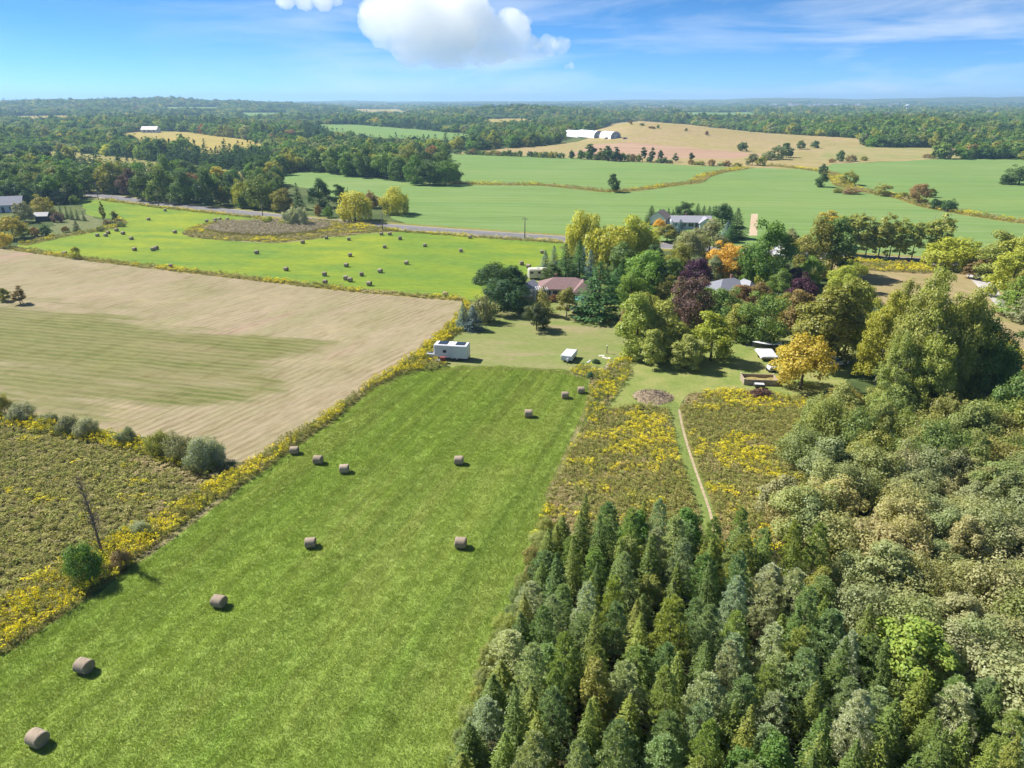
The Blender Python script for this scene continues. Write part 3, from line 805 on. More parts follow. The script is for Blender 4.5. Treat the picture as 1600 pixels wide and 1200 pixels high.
LODK = {'decid': 'nmf', 'oval': 'nmf', 'column': 'mmf', 'shrub': 'nmf', 'willow': 'mmm', 'spruce': 'nmf', 'pine': 'nmf', 'whitepine': 'mmm', 'openpop': 'mmm', 'cottonwood': 'nnn'}
NAMES = {'decid': 'broadleaf_tree', 'oval': 'broadleaf_tree', 'column': 'narrow_tree', 'shrub': 'shrub', 'willow': 'willow_tree', 'spruce': 'spruce_tree', 'pine': 'pine_tree', 'whitepine': 'pine_tree', 'openpop': 'poplar_tree', 'cottonwood': 'cottonwood_tree'}
LEAF_GAIN = 2.15
COLS = {
    'dark': (0.034, 0.064, 0.022), 'green': (0.068, 0.122, 0.026), 'bright': (0.105, 0.170, 0.030), 'olive': (0.145, 0.150, 0.034), 'yellowgreen': (0.19, 0.205, 0.030),
    'willow': (0.225, 0.235, 0.034), 'blue': (0.085, 0.125, 0.135), 'bluepine': (0.115, 0.165, 0.105), 'pine': (0.060, 0.115, 0.036), 'spruce': (0.080, 0.110, 0.024), 'purple': (0.048, 0.020, 0.034), 'maroon': (0.085, 0.055, 0.050),
    'orange': (0.35, 0.225, 0.038), 'gold': (0.25, 0.215, 0.036), 'tanolive': (0.205, 0.195, 0.080), 'silver': (0.165, 0.185, 0.115), 'grey': (0.135, 0.150, 0.075), 'brown': (0.150, 0.110, 0.045), 'poplar': (0.165, 0.185, 0.045), 'rust': (0.15, 0.088, 0.045), 'mid': (0.090, 0.130, 0.034), 'deep': (0.058, 0.092, 0.032),
}


def jit(c, a=0.12):
    v = LEAF_GAIN * random.uniform(1 - a, 1 + a)
    return (c[0] * v * random.uniform(0.92, 1.08), c[1] * v, c[2] * v * random.uniform(0.85, 1.15), 1.0)


def plant_at(p, hm, wm, kind, col, label, cat='tree', group=None, name=None, lod=None, tilt=0.03, rot=None):
    if lod is None:
        s = hm * F / max(depth(p), 1)
        lod = LODK[kind][0 if s > 95 else 1 if s > 22 else 2]
    cr_, tr_, h0, w0 = random.choice(PROTO[kind + '_' + lod])
    e = empty(name or NAMES[kind], p)
    e.scale = (wm / w0, wm / w0 * random.uniform(0.92, 1.08), hm / h0)
    e.rotation_euler = (random.uniform(-tilt, tilt), random.uniform(-tilt, tilt), random.uniform(0, 6.28) if rot is None else rot)
    tag(e, label, cat, group)
    link('trunk', tr_, e)
    c = link('crown', cr_, e)
    c.color = jit(COLS[col] if isinstance(col, str) else col)
    return e


def tree(px, by, ty, wpx, kind, col, label, cat='tree', group=None, **k):
    p = at(px, by)
    return plant_at(p, max(0.5, height_to(p, ty)), wpx * depth(p) / F, kind, col, label, cat, group, **k)


# ------------------------------------------------------------------ scatter with geometry nodes (uncountable cover only)
def scatter(name, P, protos, rot, scl, tint, label, cat, tiltv=0.0):
    P = np.asarray(P, np.float32); n = len(P)
    me = bpy.data.meshes.new(name); me.vertices.add(n); me.vertices.foreach_set('co', P.ravel())
    R = np.zeros((n, 3), np.float32); R[:, 2] = rot
    if tiltv: R[:, :2] = RNG.normal(0, tiltv, (n, 2))
    a = me.attributes.new('rot', 'FLOAT_VECTOR', 'POINT'); a.data.foreach_set('vector', R.ravel())
    S = np.asarray(scl, np.float32); S = np.repeat(S[:, None], 3, 1) if S.ndim == 1 else S
    a = me.attributes.new('scl', 'FLOAT_VECTOR', 'POINT'); a.data.foreach_set('vector', np.ascontiguousarray(S).ravel())
    a = me.attributes.new('pick', 'INT', 'POINT'); a.data.foreach_set('value', RNG.integers(0, len(protos), n).astype(np.int32))
    if tint is not None:
        T = np.ones((n, 4), np.float32); T[:, :3] = tint
        a = me.attributes.new('tint', 'FLOAT_COLOR', 'POINT'); a.data.foreach_set('color', T.ravel())
    o = link(name, me); tag(o, label, cat, None, 'stuff')
    ng = bpy.data.node_groups.new(name, 'GeometryNodeTree')
    ng.interface.new_socket('Geometry', in_out='INPUT', socket_type='NodeSocketGeometry')
    ng.interface.new_socket('Geometry', in_out='OUTPUT', socket_type='NodeSocketGeometry')
    n_, l_ = ng.nodes, ng.links
    gi, go = n_.new('NodeGroupInput'), n_.new('NodeGroupOutput')
    iop = n_.new('GeometryNodeInstanceOnPoints'); jn = n_.new('GeometryNodeJoinGeometry')
    for pm in protos:
        po = bpy.data.objects.new(pm.name + '_source', pm)
        oi = n_.new('GeometryNodeObjectInfo'); oi.inputs['Object'].default_value = po; oi.inputs['As Instance'].default_value = False
        g2 = n_.new('GeometryNodeGeometryToInstance'); l_.new(oi.outputs['Geometry'], g2.inputs[0]); l_.new(g2.outputs[0], jn.inputs[0])
    iop.inputs['Pick Instance'].default_value = True

    def na(nm, dt):
        q = n_.new('GeometryNodeInputNamedAttribute'); q.data_type = dt; q.inputs['Name'].default_value = nm
        return [x for x in q.outputs if x.enabled and x.name == 'Attribute'][0]
    l_.new(gi.outputs[0], iop.inputs['Points']); l_.new(jn.outputs[0], iop.inputs['Instance'])
    l_.new(na('pick', 'INT'), iop.inputs['Instance Index']); l_.new(na('rot', 'FLOAT_VECTOR'), iop.inputs['Rotation']); l_.new(na('scl', 'FLOAT_VECTOR'), iop.inputs['Scale'])
    l_.new(iop.outputs[0], go.inputs[0])
    md = o.modifiers.new('scatter', 'NODES'); md.node_group = ng
    return o


def sample_poly(poly, spacing, clear=()):
    """jittered grid of ground points in a polygon"""
    poly = np.asarray(poly); lo, hi = poly.min(0), poly.max(0)
    gx, gy = np.meshgrid(np.arange(lo[0], hi[0], spacing), np.arange(lo[1], hi[1], spacing))
    P = np.column_stack([gx.ravel(), gy.ravel()]) + RNG.uniform(-0.5, 0.5, (gx.size, 2)) * spacing
    P = P[pt_in(poly, P[:, 0], P[:, 1])]
    for c in clear: P = P[~pt_in(c, P[:, 0], P[:, 1])]
    return P


def in_view(P, margin=60, zmax=1e9):
    dpt = P[:, 1] * CP + CAMH * SP
    px = 800 + F * P[:, 0] / dpt; py = 600 - F * (P[:, 1] * SP - CAMH * CP) / dpt
    return P[(px > -margin) & (px < 1600 + margin) & (py < 1200 + margin * 2) & (dpt > 1) & (dpt < zmax)]


_ph = RNG.uniform(0, 6.28, (3, 14)); _dr = RNG.uniform(0, 6.28, (3, 14))


def cnoise(P, wl_, ch=0):
    """cheap smooth noise about 0, spread about +-1"""
    s = np.zeros(len(P))
    for i in range(14):
        k = 6.283 / (wl_ * (0.6 + 0.1 * i))
        s += np.sin(k * (P[:, 0] * math.cos(_dr[ch, i]) + P[:, 1] * math.sin(_dr[ch, i])) + _ph[ch, i])
    return s / 3.0

# ------------------------------------------------------------------ far woodland
ORD = ['first', 'second', 'third', 'fourth', 'fifth', 'sixth', 'seventh', 'eighth', 'ninth', 'tenth', 'eleventh', 'twelfth', 'thirteenth', 'fourteenth', 'fifteenth', 'sixteenth', 'seventeenth', 'eighteenth', 'nineteenth', 'twentieth']


def ordw(i): return ORD[i] if i < len(ORD) else 'last'


def wood_points():
    keep = []
    open_px = [PX['crop'], PX['hill'], PX['hayR'], PX['tanR'], PX['bales'], PX['stubble'], PX['marsh'], PX['rightlot']]
    # fields that lie behind nearer trees reach farther down than they show
    open_px += [[(-120, 262), (-40, 246), (30, 239), (90, 236), (160, 242), (240, 252), (330, 262), (400, 272), (440, 281), (380, 288), (250, 274), (150, 263), (60, 260)],
                [(160, 216), (200, 207), (235, 205), (290, 206), (390, 219), (420, 229), (410, 244), (330, 250), (270, 240), (220, 231)],
                [(485, 194), (560, 195), (660, 203), (745, 211), (745, 222), (690, 230), (600, 226), (520, 216)],
                [(715, 262), (708, 234), (800, 239), (820, 246), (900, 250)],
                [(760, 167), (790, 165), (830, 169), (815, 173), (770, 172)],
                [(870, 226), (900, 205), (985, 205), (985, 222)]] + [[(x, y + (3 if y > 180 else 1.5) * (k >= 2)) for k, (x, y) in enumerate(PX['far%d' % i])] for i in range(1, 7)]
    polys = [np.array([at(*p)[:2] for p in q]) for q in open_px] + [road_v]
    town = [np.array([at(*p)[:2] for p in q]) for q in ([(1000, 169), (1110, 168), (1115, 176), (1000, 175)], [(1200, 166), (1400, 166), (1400, 173), (1200, 174)], [(1530, 178), (1650, 176), (1650, 182), (1540, 184)])]
    d = 250.0
    while d < 6500:
        s = 6.2 + 0.0052 * d
        u = np.arange(-0.80, 0.80, s / d) + RNG.uniform(-0.5, 0.5) * s / d
        u = u + RNG.normal(0, 0.3, len(u)) * s / d
        dd = d + RNG.normal(0, 0.3, len(u)) * s
        y = dd / np.sqrt(1 + u * u); x = u * y
        keep.append(np.column_stack([x, y, np.full(len(u), s)]))
        d += s * 0.95
    P = np.concatenate(keep)
    m = np.ones(len(P), bool)
    for q in polys: m &= ~pt_in(q, P[:, 0], P[:, 1])
    for q in town: m &= ~(pt_in(q, P[:, 0], P[:, 1]) & (RNG.random(len(P)) < 0.45))
    dist = np.hypot(P[:, 0], P[:, 1]); px = 800 + F / CP * P[:, 0] / P[:, 1]
    # nothing scattered on the near right (own trees), nor round the houses
    m &= ~((px > 640) & (dist < 560))
    m &= ~((px > 420) & (px < 660) & (dist < 430))
    m &= ~((px < 430) & (dist < 318)); m &= ~((px < 140) & (dist < 375))
    m &= ~((px > 860) & (px < 1400) & (dist < 760))
    return P[m], dist[m], px[m]


WP, WD, WX = wood_points()
WZ = hgt(WP[:, 0], WP[:, 1])
# clearings and young growth: fewer, lower trees in places
cl = cnoise(WP, 420, 1)
rare = (cl > 1.25) & (WD > 900) & (RNG.random(len(WP)) < 0.75)
WP, WD, WX, WZ, cl = WP[~rare], WD[~rare], WX[~rare], WZ[~rare], cl[~rare]
con_p = np.clip(0.12 + 0.33 * cnoise(WP, 260, 0), 0.02, 0.8)
# dark planted pines below the light green field, and a conifer belt on the left
pine_row = ((WX > 470) & (WX < 690) & (WD > 880) & (WD < 1300)) | ((WX > 90) & (WX < 420) & (WD > 470) & (WD < 620))
con_p = np.where(pine_row, 0.97, con_p)
iscon = RNG.random(len(WP)) < con_p
size = WP[:, 2] * RNG.uniform(0.8, 1.25, len(WP))
hh = np.clip(8.5 + 2.6 * cnoise(WP, 300, 2) + RNG.normal(0, 1.7, len(WP)), 5.0, 17.0) * np.clip(0.85 + size / 40, 0.9, 1.5)
hh = np.where(pine_row, hh * 1.15, hh)
pal = np.array([COLS['deep'], COLS['green'], COLS['mid'], COLS['olive'], COLS['dark'], COLS['grey'], COLS['yellowgreen'], COLS['gold'], COLS['rust']])
pw = np.array([0.25, 0.24, 0.22, 0.12, 0.09, 0.06, 0.018, 0.003, 0.002]); pw /= pw.sum()
wci = RNG.choice(len(pal), len(WP), p=pw)
CNAME = ['deep green', 'bright green', 'mid green', 'olive', 'dark green', 'grey-green', 'yellow-green', 'golden', 'rusty']
wt = pal[wci] * RNG.uniform(0.75, 1.2, (len(WP), 1))
ct = np.array([(0.036, 0.068, 0.034), (0.045, 0.08, 0.03), (0.03, 0.055, 0.035)])[RNG.integers(0, 3, len(WP))] * RNG.uniform(0.8, 1.2, (len(WP), 1))
wt = np.where(iscon[:, None], ct, wt) * 1.0

# the nearest trees of the woods stand as trees of their own
rank = np.argsort(WD); solo = np.zeros(len(WP), bool); solo[rank[:240]] = True
solo &= WD < 560
BELT = {}
for i in np.where(solo)[0]:
    p = np.array([WP[i, 0], WP[i, 1], WZ[i]])
    side = 'left of' if WX[i] < 430 else 'behind'
    if WX[i] < 430:
        lab = ('dark conifer among the roadside woods beyond the bale field' if iscon[i] else CNAME[wci[i]] + (' tall' if hh[i] > 11 else '') + ' broadleaf tree in the roadside woods beyond the bale field'); g = 'roadside woods beyond the bale field'
    else:
        lab = ('conifer in the tree belt along the bright green crop field' if iscon[i] else CNAME[wci[i]] + ' broadleaf tree in the belt along the bright green crop field'); g = 'tree belt along the crop field'
    hm = hh[i] * 1.12
    plant_at(p, hm, hm * (0.45 if iscon[i] else random.uniform(0.75, 0.98)), 'spruce' if iscon[i] else random.choice(['decid', 'decid', 'oval']), tuple(wt[i]), lab, 'tree', g, lod='m')
far = ~solo
FARLEAF = {}
for k, key in (('d', 'decid_f'), ('c', 'spruce_f')):
    FARLEAF[k] = []
    for (c, t, h0, w0) in PROTO[key]:
        me = c.copy(); me.materials.clear(); me.materials.append(M_LEAF_I); me.name = 'far_crown'
        FARLEAF[k].append(me)
b = far & ~iscon
sx = size[b] * 1.28 / 9.2
scatter('distant_broadleaf_woods', np.column_stack([WP[b, :2], WZ[b] - 0.4]), FARLEAF['d'], RNG.uniform(0, 6.28, b.sum()), np.column_stack([sx, sx, hh[b] / 10.0]), wt[b] * LEAF_GAIN * 1.1, 'green broadleaf woods rolling back to the horizon', 'woods')
b = far & iscon
sx = size[b] * 0.95 / 3.6
scatter('distant_conifer_woods', np.column_stack([WP[b, :2], WZ[b] - 0.4]), FARLEAF['c'], RNG.uniform(0, 6.28, b.sum()), np.column_stack([sx, sx, hh[b] * 1.1 / 8.0]), wt[b] * LEAF_GAIN * 0.9, 'dark conifers scattered through the distant woods', 'woods')

# ------------------------------------------------------------------ single trees, picture position (x, base y, top y, width)
T = []


def tr(*a, **k): tree(*a, **k)


# --- roadside and far left
tr(467, 327, 286, 23, 'spruce', 'dark', 'tall dark spruce beside the round dark maple at the road')
tr(500, 324, 282, 44, 'decid', 'dark', 'round very dark maple at the road, left of the willow')
tr(532, 318, 286, 27, 'oval', 'dark', 'dark tree between the round maple and the roadside willow')
tr(544, 316, 292, 8, 'spruce', 'dark', 'thin dark spruce tip behind the roadside willow', lod='m')
tr(555, 345, 297, 55, 'willow', 'willow', 'big yellow-green willow at the road, left of two')
tr(619, 334, 295, 46, 'willow', 'willow', 'rounded yellow-green willow on the crop field edge, right of two')
tr(580, 325, 299, 26, 'decid', 'brown', 'brownish tree behind and between the two roadside willows')
tr(593, 324, 306, 14, 'oval', 'rust', 'small rusty brown tree between the two roadside willows')
tr(440, 332, 292, 38, 'decid', 'olive', 'olive tree with yellowing crown beside the tall roadside spruce')
tr(447, 331, 297, 30, 'decid', 'brown', 'brown-tinged tree in front of the tall roadside spruce')
tr(408, 326, 272, 52, 'decid', 'mid', 'broad green tree at the road above the marsh')
tr(380, 324, 282, 36, 'decid', 'yellowgreen', 'yellow-green tree at the road above the marsh')
tr(345, 320, 288, 26, 'oval', 'olive', 'slim olive tree beside the road, right of the dark wood')
tr(302, 315, 288, 36, 'decid', 'green', 'rounded green tree in front of the dark roadside wood')
tr(456, 354, 325, 28, 'shrub', (0.20, 0.215, 0.14), 'silvery willow bush at the marsh, left of the pair', 'shrub')
tr(472, 354, 323, 28, 'shrub', (0.20, 0.215, 0.14), 'silvery willow bush at the marsh, right of the pair', 'shrub')
tr(420, 351, 338, 18, 'shrub', 'yellowgreen', 'yellow-green bush at the marsh edge by the road', 'shrub')
tr(442, 354, 343, 14, 'shrub', 'yellowgreen', 'small yellow-green bush left of the silvery willow pair', 'shrub')
tr(513, 340, 321, 18, 'shrub', 'green', 'green bush across the road under the dark trees', 'shrub')
tr(497, 337, 320, 14, 'shrub', 'brown', 'brownish bush across the road under the round maple', 'shrub')
for i, (x, by, ty, w, c) in enumerate([(60, 300, 250, 56, 'mid'), (100, 300, 254, 50, 'deep'), (140, 300, 252, 52, 'green'), (178, 302, 250, 50, 'olive'), (205, 306, 266, 40, 'maroon'), (228, 312, 262, 48, 'deep'), (258, 315, 264, 55, 'mid'), (290, 318, 268, 50, 'deep'), (325, 322, 270, 44, 'dark'), (22, 300, 248, 56, 'deep'), (-12, 302, 250, 60, 'dark'), (80, 304, 266, 44, 'green')]):
    tr(x, by, ty, w, 'decid', c, ('%s tree in the dark wood by the road bend, %s from the picture edge' % ({'mid': 'green', 'deep': 'deep green', 'green': 'bright green', 'olive': 'yellow-topped', 'maroon': 'purplish', 'dark': 'dark'}[c], ordw(i))), group='dark wood by the road bend')
for i, (x, by, ty, w, c) in enumerate([(452, 268, 240, 30, 'yellowgreen'), (468, 268, 242, 26, 'yellowgreen'), (492, 268, 234, 40, 'deep'), (520, 271, 232, 42, 'mid'), (548, 275, 234, 40, 'green'), (572, 277, 230, 42, 'deep'), (600, 279, 234, 44, 'mid'), (626, 282, 240, 42, 'deep'), (648, 288, 246, 42, 'green'), (672, 289, 248, 42, 'deep'), (696, 289, 247, 44, 'green'), (708, 286, 250, 34, 'deep'), (640, 268, 221, 40, 'olive'), (690, 272, 232, 36, 'mid'), (665, 274, 234, 40, 'deep')]):
    tr(x, by, ty, w, 'decid', c, '%s tree of the belt above the crop field, %s from the left' % ({'yellowgreen': 'yellow-green', 'deep': 'deep green', 'mid': 'green', 'green': 'bright green', 'olive': 'yellowing'}[c], ordw(i)), group='tree belt above the crop field', lod='m')
# yard on the far left
tr(22, 374, 334, 44, 'decid', (0.21, 0.19, 0.035), 'golden-topped tree at the left edge beside the stubble field')
tr(10, 386, 362, 26, 'shrub', (0.27, 0.24, 0.035), 'yellow bush at the left edge below the golden tree', 'shrub')
tr(38, 371, 350, 20, 'oval', 'yellowgreen', 'small yellow-green tree right of the golden tree')
tr(55, 369, 354, 20, 'shrub', 'brown', 'brown bush in the left yard', 'shrub')
tr(72, 368, 351, 22, 'shrub', 'deep', 'dark bush in the left yard by the field margin', 'shrub')
tr(103, 363, 353, 13, 'shrub', 'brown', 'small reddish bush on the left yard lawn', 'shrub')
tr(120, 361, 343, 13, 'spruce', 'dark', 'single small dark spruce on the left yard lawn', lod='m')
tr(40, 347, 315, 34, 'decid', 'grey', 'grey-green tree beside the grey-roofed house at left')
tr(44, 327, 296, 22, 'oval', 'dark', 'dark tree behind the grey-roofed house at left')
tr(70, 341, 306, 40, 'decid', (0.17, 0.16, 0.035), 'yellowing tree above the dark garden shed')
tr(90, 347, 331, 20, 'shrub', 'maroon', 'purplish bush right of the dark garden shed', 'shrub')
for i, x in enumerate((97, 106, 113, 122, 132)):
    tr(x, 341 + i, 318 + i * 3, 8, 'spruce', 'dark', '%s of five narrow dark cedars along the left yard' % ordw(i), group='cedars along the left yard', lod='m')
tr(97, 318, 292, 30, 'oval', 'grey', 'pale green tree left of the road bend')
tr(117, 319, 305, 18, 'shrub', 'mid', 'low green tree at the road bend', 'tree')
tr(163, 346, 312, 9, 'column', 'olive', 'very thin tall tree at the bale field corner')
tr(180, 347, 329, 10, 'column', 'olive', 'shorter thin tree at the bale field corner')
tr(168, 352, 343, 14, 'shrub', 'brown', 'brown bush under the very thin tall tree', 'shrub')
tr(190, 354, 346, 13, 'shrub', 'mid', 'round bush on the bale field corner', 'shrub')
tr(158, 361, 352, 14, 'shrub', 'grey', 'grey bush on the field margin by the bales', 'shrub')
tr(120, 404, 384, 14, 'oval', 'yellowgreen', 'lone small yellow-green tree on the stubble field margin', lod='m')
tr(8, 470, 448, 20, 'oval', 'olive', 'thin young tree at the left edge of the stubble field', lod='m')
tr(32, 475, 446, 22, 'openpop', 'brown', 'thin half-bare young tree on the stubble field')

# --- hedge and trees beyond the crop field
for i, (x, by, ty, w, c) in enumerate([(922, 249, 224, 17, 'deep'), (937, 250, 231, 11, 'olive'), (948, 251, 227, 18, 'deep'), (962, 252, 228, 17, 'dark'), (1004, 252, 229, 12, 'dark'), (1018, 253, 230, 12, 'dark'), (1031, 253, 234, 10, 'dark'), (1055, 253, 239, 11, 'deep'), (1080, 254, 238, 9, 'dark')]):
    tr(x, by, ty, w, 'column', c, '%s upright dark tree along the hedge beyond the crop field, counted from the barns' % ordw(i), group='upright trees in the far hedge', lod='m')
hx = np.linspace(715, 1160, 56)
for i, x in enumerate(hx):
    yb = np.interp(x, [700, 800, 900, 1040, 1160], [240, 244, 248, 255, 261])
    if RNG.random() < 0.12: continue
    hpx = RNG.uniform(5, 10) + (5 if 880 < x < 1000 else 0); hc_ = random.choice(['deep', 'mid', 'olive', 'dark', 'brown'])
    tr(x, yb, yb - hpx, RNG.uniform(10, 17), 'shrub', hc_, {'deep': 'deep green', 'mid': 'green', 'olive': 'olive', 'dark': 'dark', 'brown': 'brown'}[hc_] + ' bush in the hedge beyond the crop field, %s the upright trees' % ('left of' if x < 915 else 'among' if x < 1085 else 'right of'), 'shrub', 'far hedge bushes', lod='f')
tr(958, 300, 269, 23, 'oval', 'deep', 'lone rounded tree on the ditch in the crop field')
for x, by, ty, w, k, c, lb in [
        (1283, 292, 268, 22, 'oval', 'deep', 'tall dark tree at the ditch head, front of two'), (1285, 275, 254, 14, 'oval', 'deep', 'dark tree at the ditch head, behind its twin'),
        (1326, 289, 266, 32, 'decid', 'olive', 'round olive tree with a sprig, right of the ditch head'), (1380, 306, 286, 29, 'decid', 'olive', 'round bushy tree midway along the right ditch'),
        (1434, 318, 283, 36, 'decid', 'brown', 'tall brownish tree on the right ditch'), (1455, 308, 293, 16, 'oval', 'olive', 'small olive tree behind the tall brownish one'),
        (1462, 326, 310, 22, 'shrub', 'dark', 'dark bush on the ditch below the brownish tree'), (1482, 330, 311, 26, 'shrub', 'dark', 'larger dark bush lower on the right ditch'),
        (1330, 303, 294, 30, 'shrub', 'brown', 'low reddish brown bush on the right ditch'), (1310, 301, 294, 20, 'shrub', 'olive', 'low olive bush near the ditch head'), (1412, 310, 300, 18, 'shrub', 'olive', 'low olive bush left of the brownish tree'),
        (1592, 288, 257, 50, 'decid', 'deep', 'dense dark tree on the right edge of the crop field'), (1570, 288, 272, 22, 'shrub', 'deep', 'dark bush left of the dense tree at the right edge'),
        (1312, 253, 234, 16, 'oval', 'deep', 'dark tree on the far field boundary'), (1330, 252, 241, 20, 'shrub', 'brown', 'brown bush right of the dark boundary tree'), (1350, 251, 244, 14, 'shrub', 'olive', 'small bush on the far field boundary'), (1300, 254, 247, 12, 'shrub', 'brown', 'small brown bush left of the dark boundary tree'),
        (1468, 248, 226, 24, 'decid', 'deep', 'round tree on the far boundary, before the grove'), (1450, 247, 240, 18, 'shrub', 'brown', 'brown bush left of the round boundary tree'),
        (1518, 246, 222, 28, 'decid', 'brown', 'reddish brown tree on the right boundary'), (1555, 245, 220, 34, 'decid', 'olive', 'broad olive tree on the right boundary'), (1585, 246, 219, 36, 'decid', 'mid', 'green tree at the right edge boundary'), (1536, 246, 226, 26, 'oval', 'deep', 'dark tree between brown and olive boundary trees'), (1605, 250, 232, 30, 'shrub', 'olive', 'low olive tree at the right picture edge'),
        (1215, 249, 226, 30, 'decid', 'grey', 'grey-green bushy tree at the foot of the dry hill'), (1228, 246, 221, 22, 'oval', 'deep', 'darker tree in the clump at the foot of the hill'), (1200, 250, 236, 22, 'shrub', 'grey', 'grey bush at the foot of the dry hill'), (1251, 233, 219, 18, 'decid', 'deep', 'dark round bush on the cut field'), (1273, 231, 219, 14, 'oval', 'deep', 'small dark tree on the cut field'),
        (1175, 258, 238, 20, 'oval', 'grey', 'grey-green tree at the hedge end'), (1160, 236, 221, 18, 'shrub', 'deep', 'dark bush on the ploughed strip'), (1188, 259, 245, 18, 'shrub', 'olive', 'olive bush at the hedge end'),
        (985, 194, 188, 7, 'oval', 'brown', 'tiny brown tree on the hill crest'), (1003, 196, 192, 7, 'shrub', 'deep', 'tiny dark bush below the hill crest'), (1028, 200, 195, 6, 'shrub', 'deep', 'small dark bush on the hill slope'), (1018, 200, 197, 14, 'shrub', 'brown', 'low brown scrub on the hill slope'), (1072, 205, 200, 5, 'oval', 'deep', 'small dot-like tree on the hill slope'), (1104, 211, 204, 7, 'oval', 'rust', 'small reddish tree on the hill slope')]:
    tr(x, by, ty, w, k, c, lb, 'shrub' if k == 'shrub' else 'tree', lod='f' if by < 260 else 'm')
# grove in the cut field
for i in range(34):
    x = 1350 + 135 * (i / 33) + RNG.uniform(-3, 3); by = 229 + RNG.uniform(-7, 1.0)
    tr(x, by, by - RNG.uniform(17, 26), RNG.uniform(15, 22), 'decid', *(lambda q: (q, {'mid': 'green', 'deep': 'deep green', 'olive': 'olive', 'green': 'bright green'}[q] + ' tree in the dense grove standing in the pale cut field'))(random.choice(['mid', 'deep', 'olive', 'green', 'olive'])), group='grove in the cut field', lod='f')

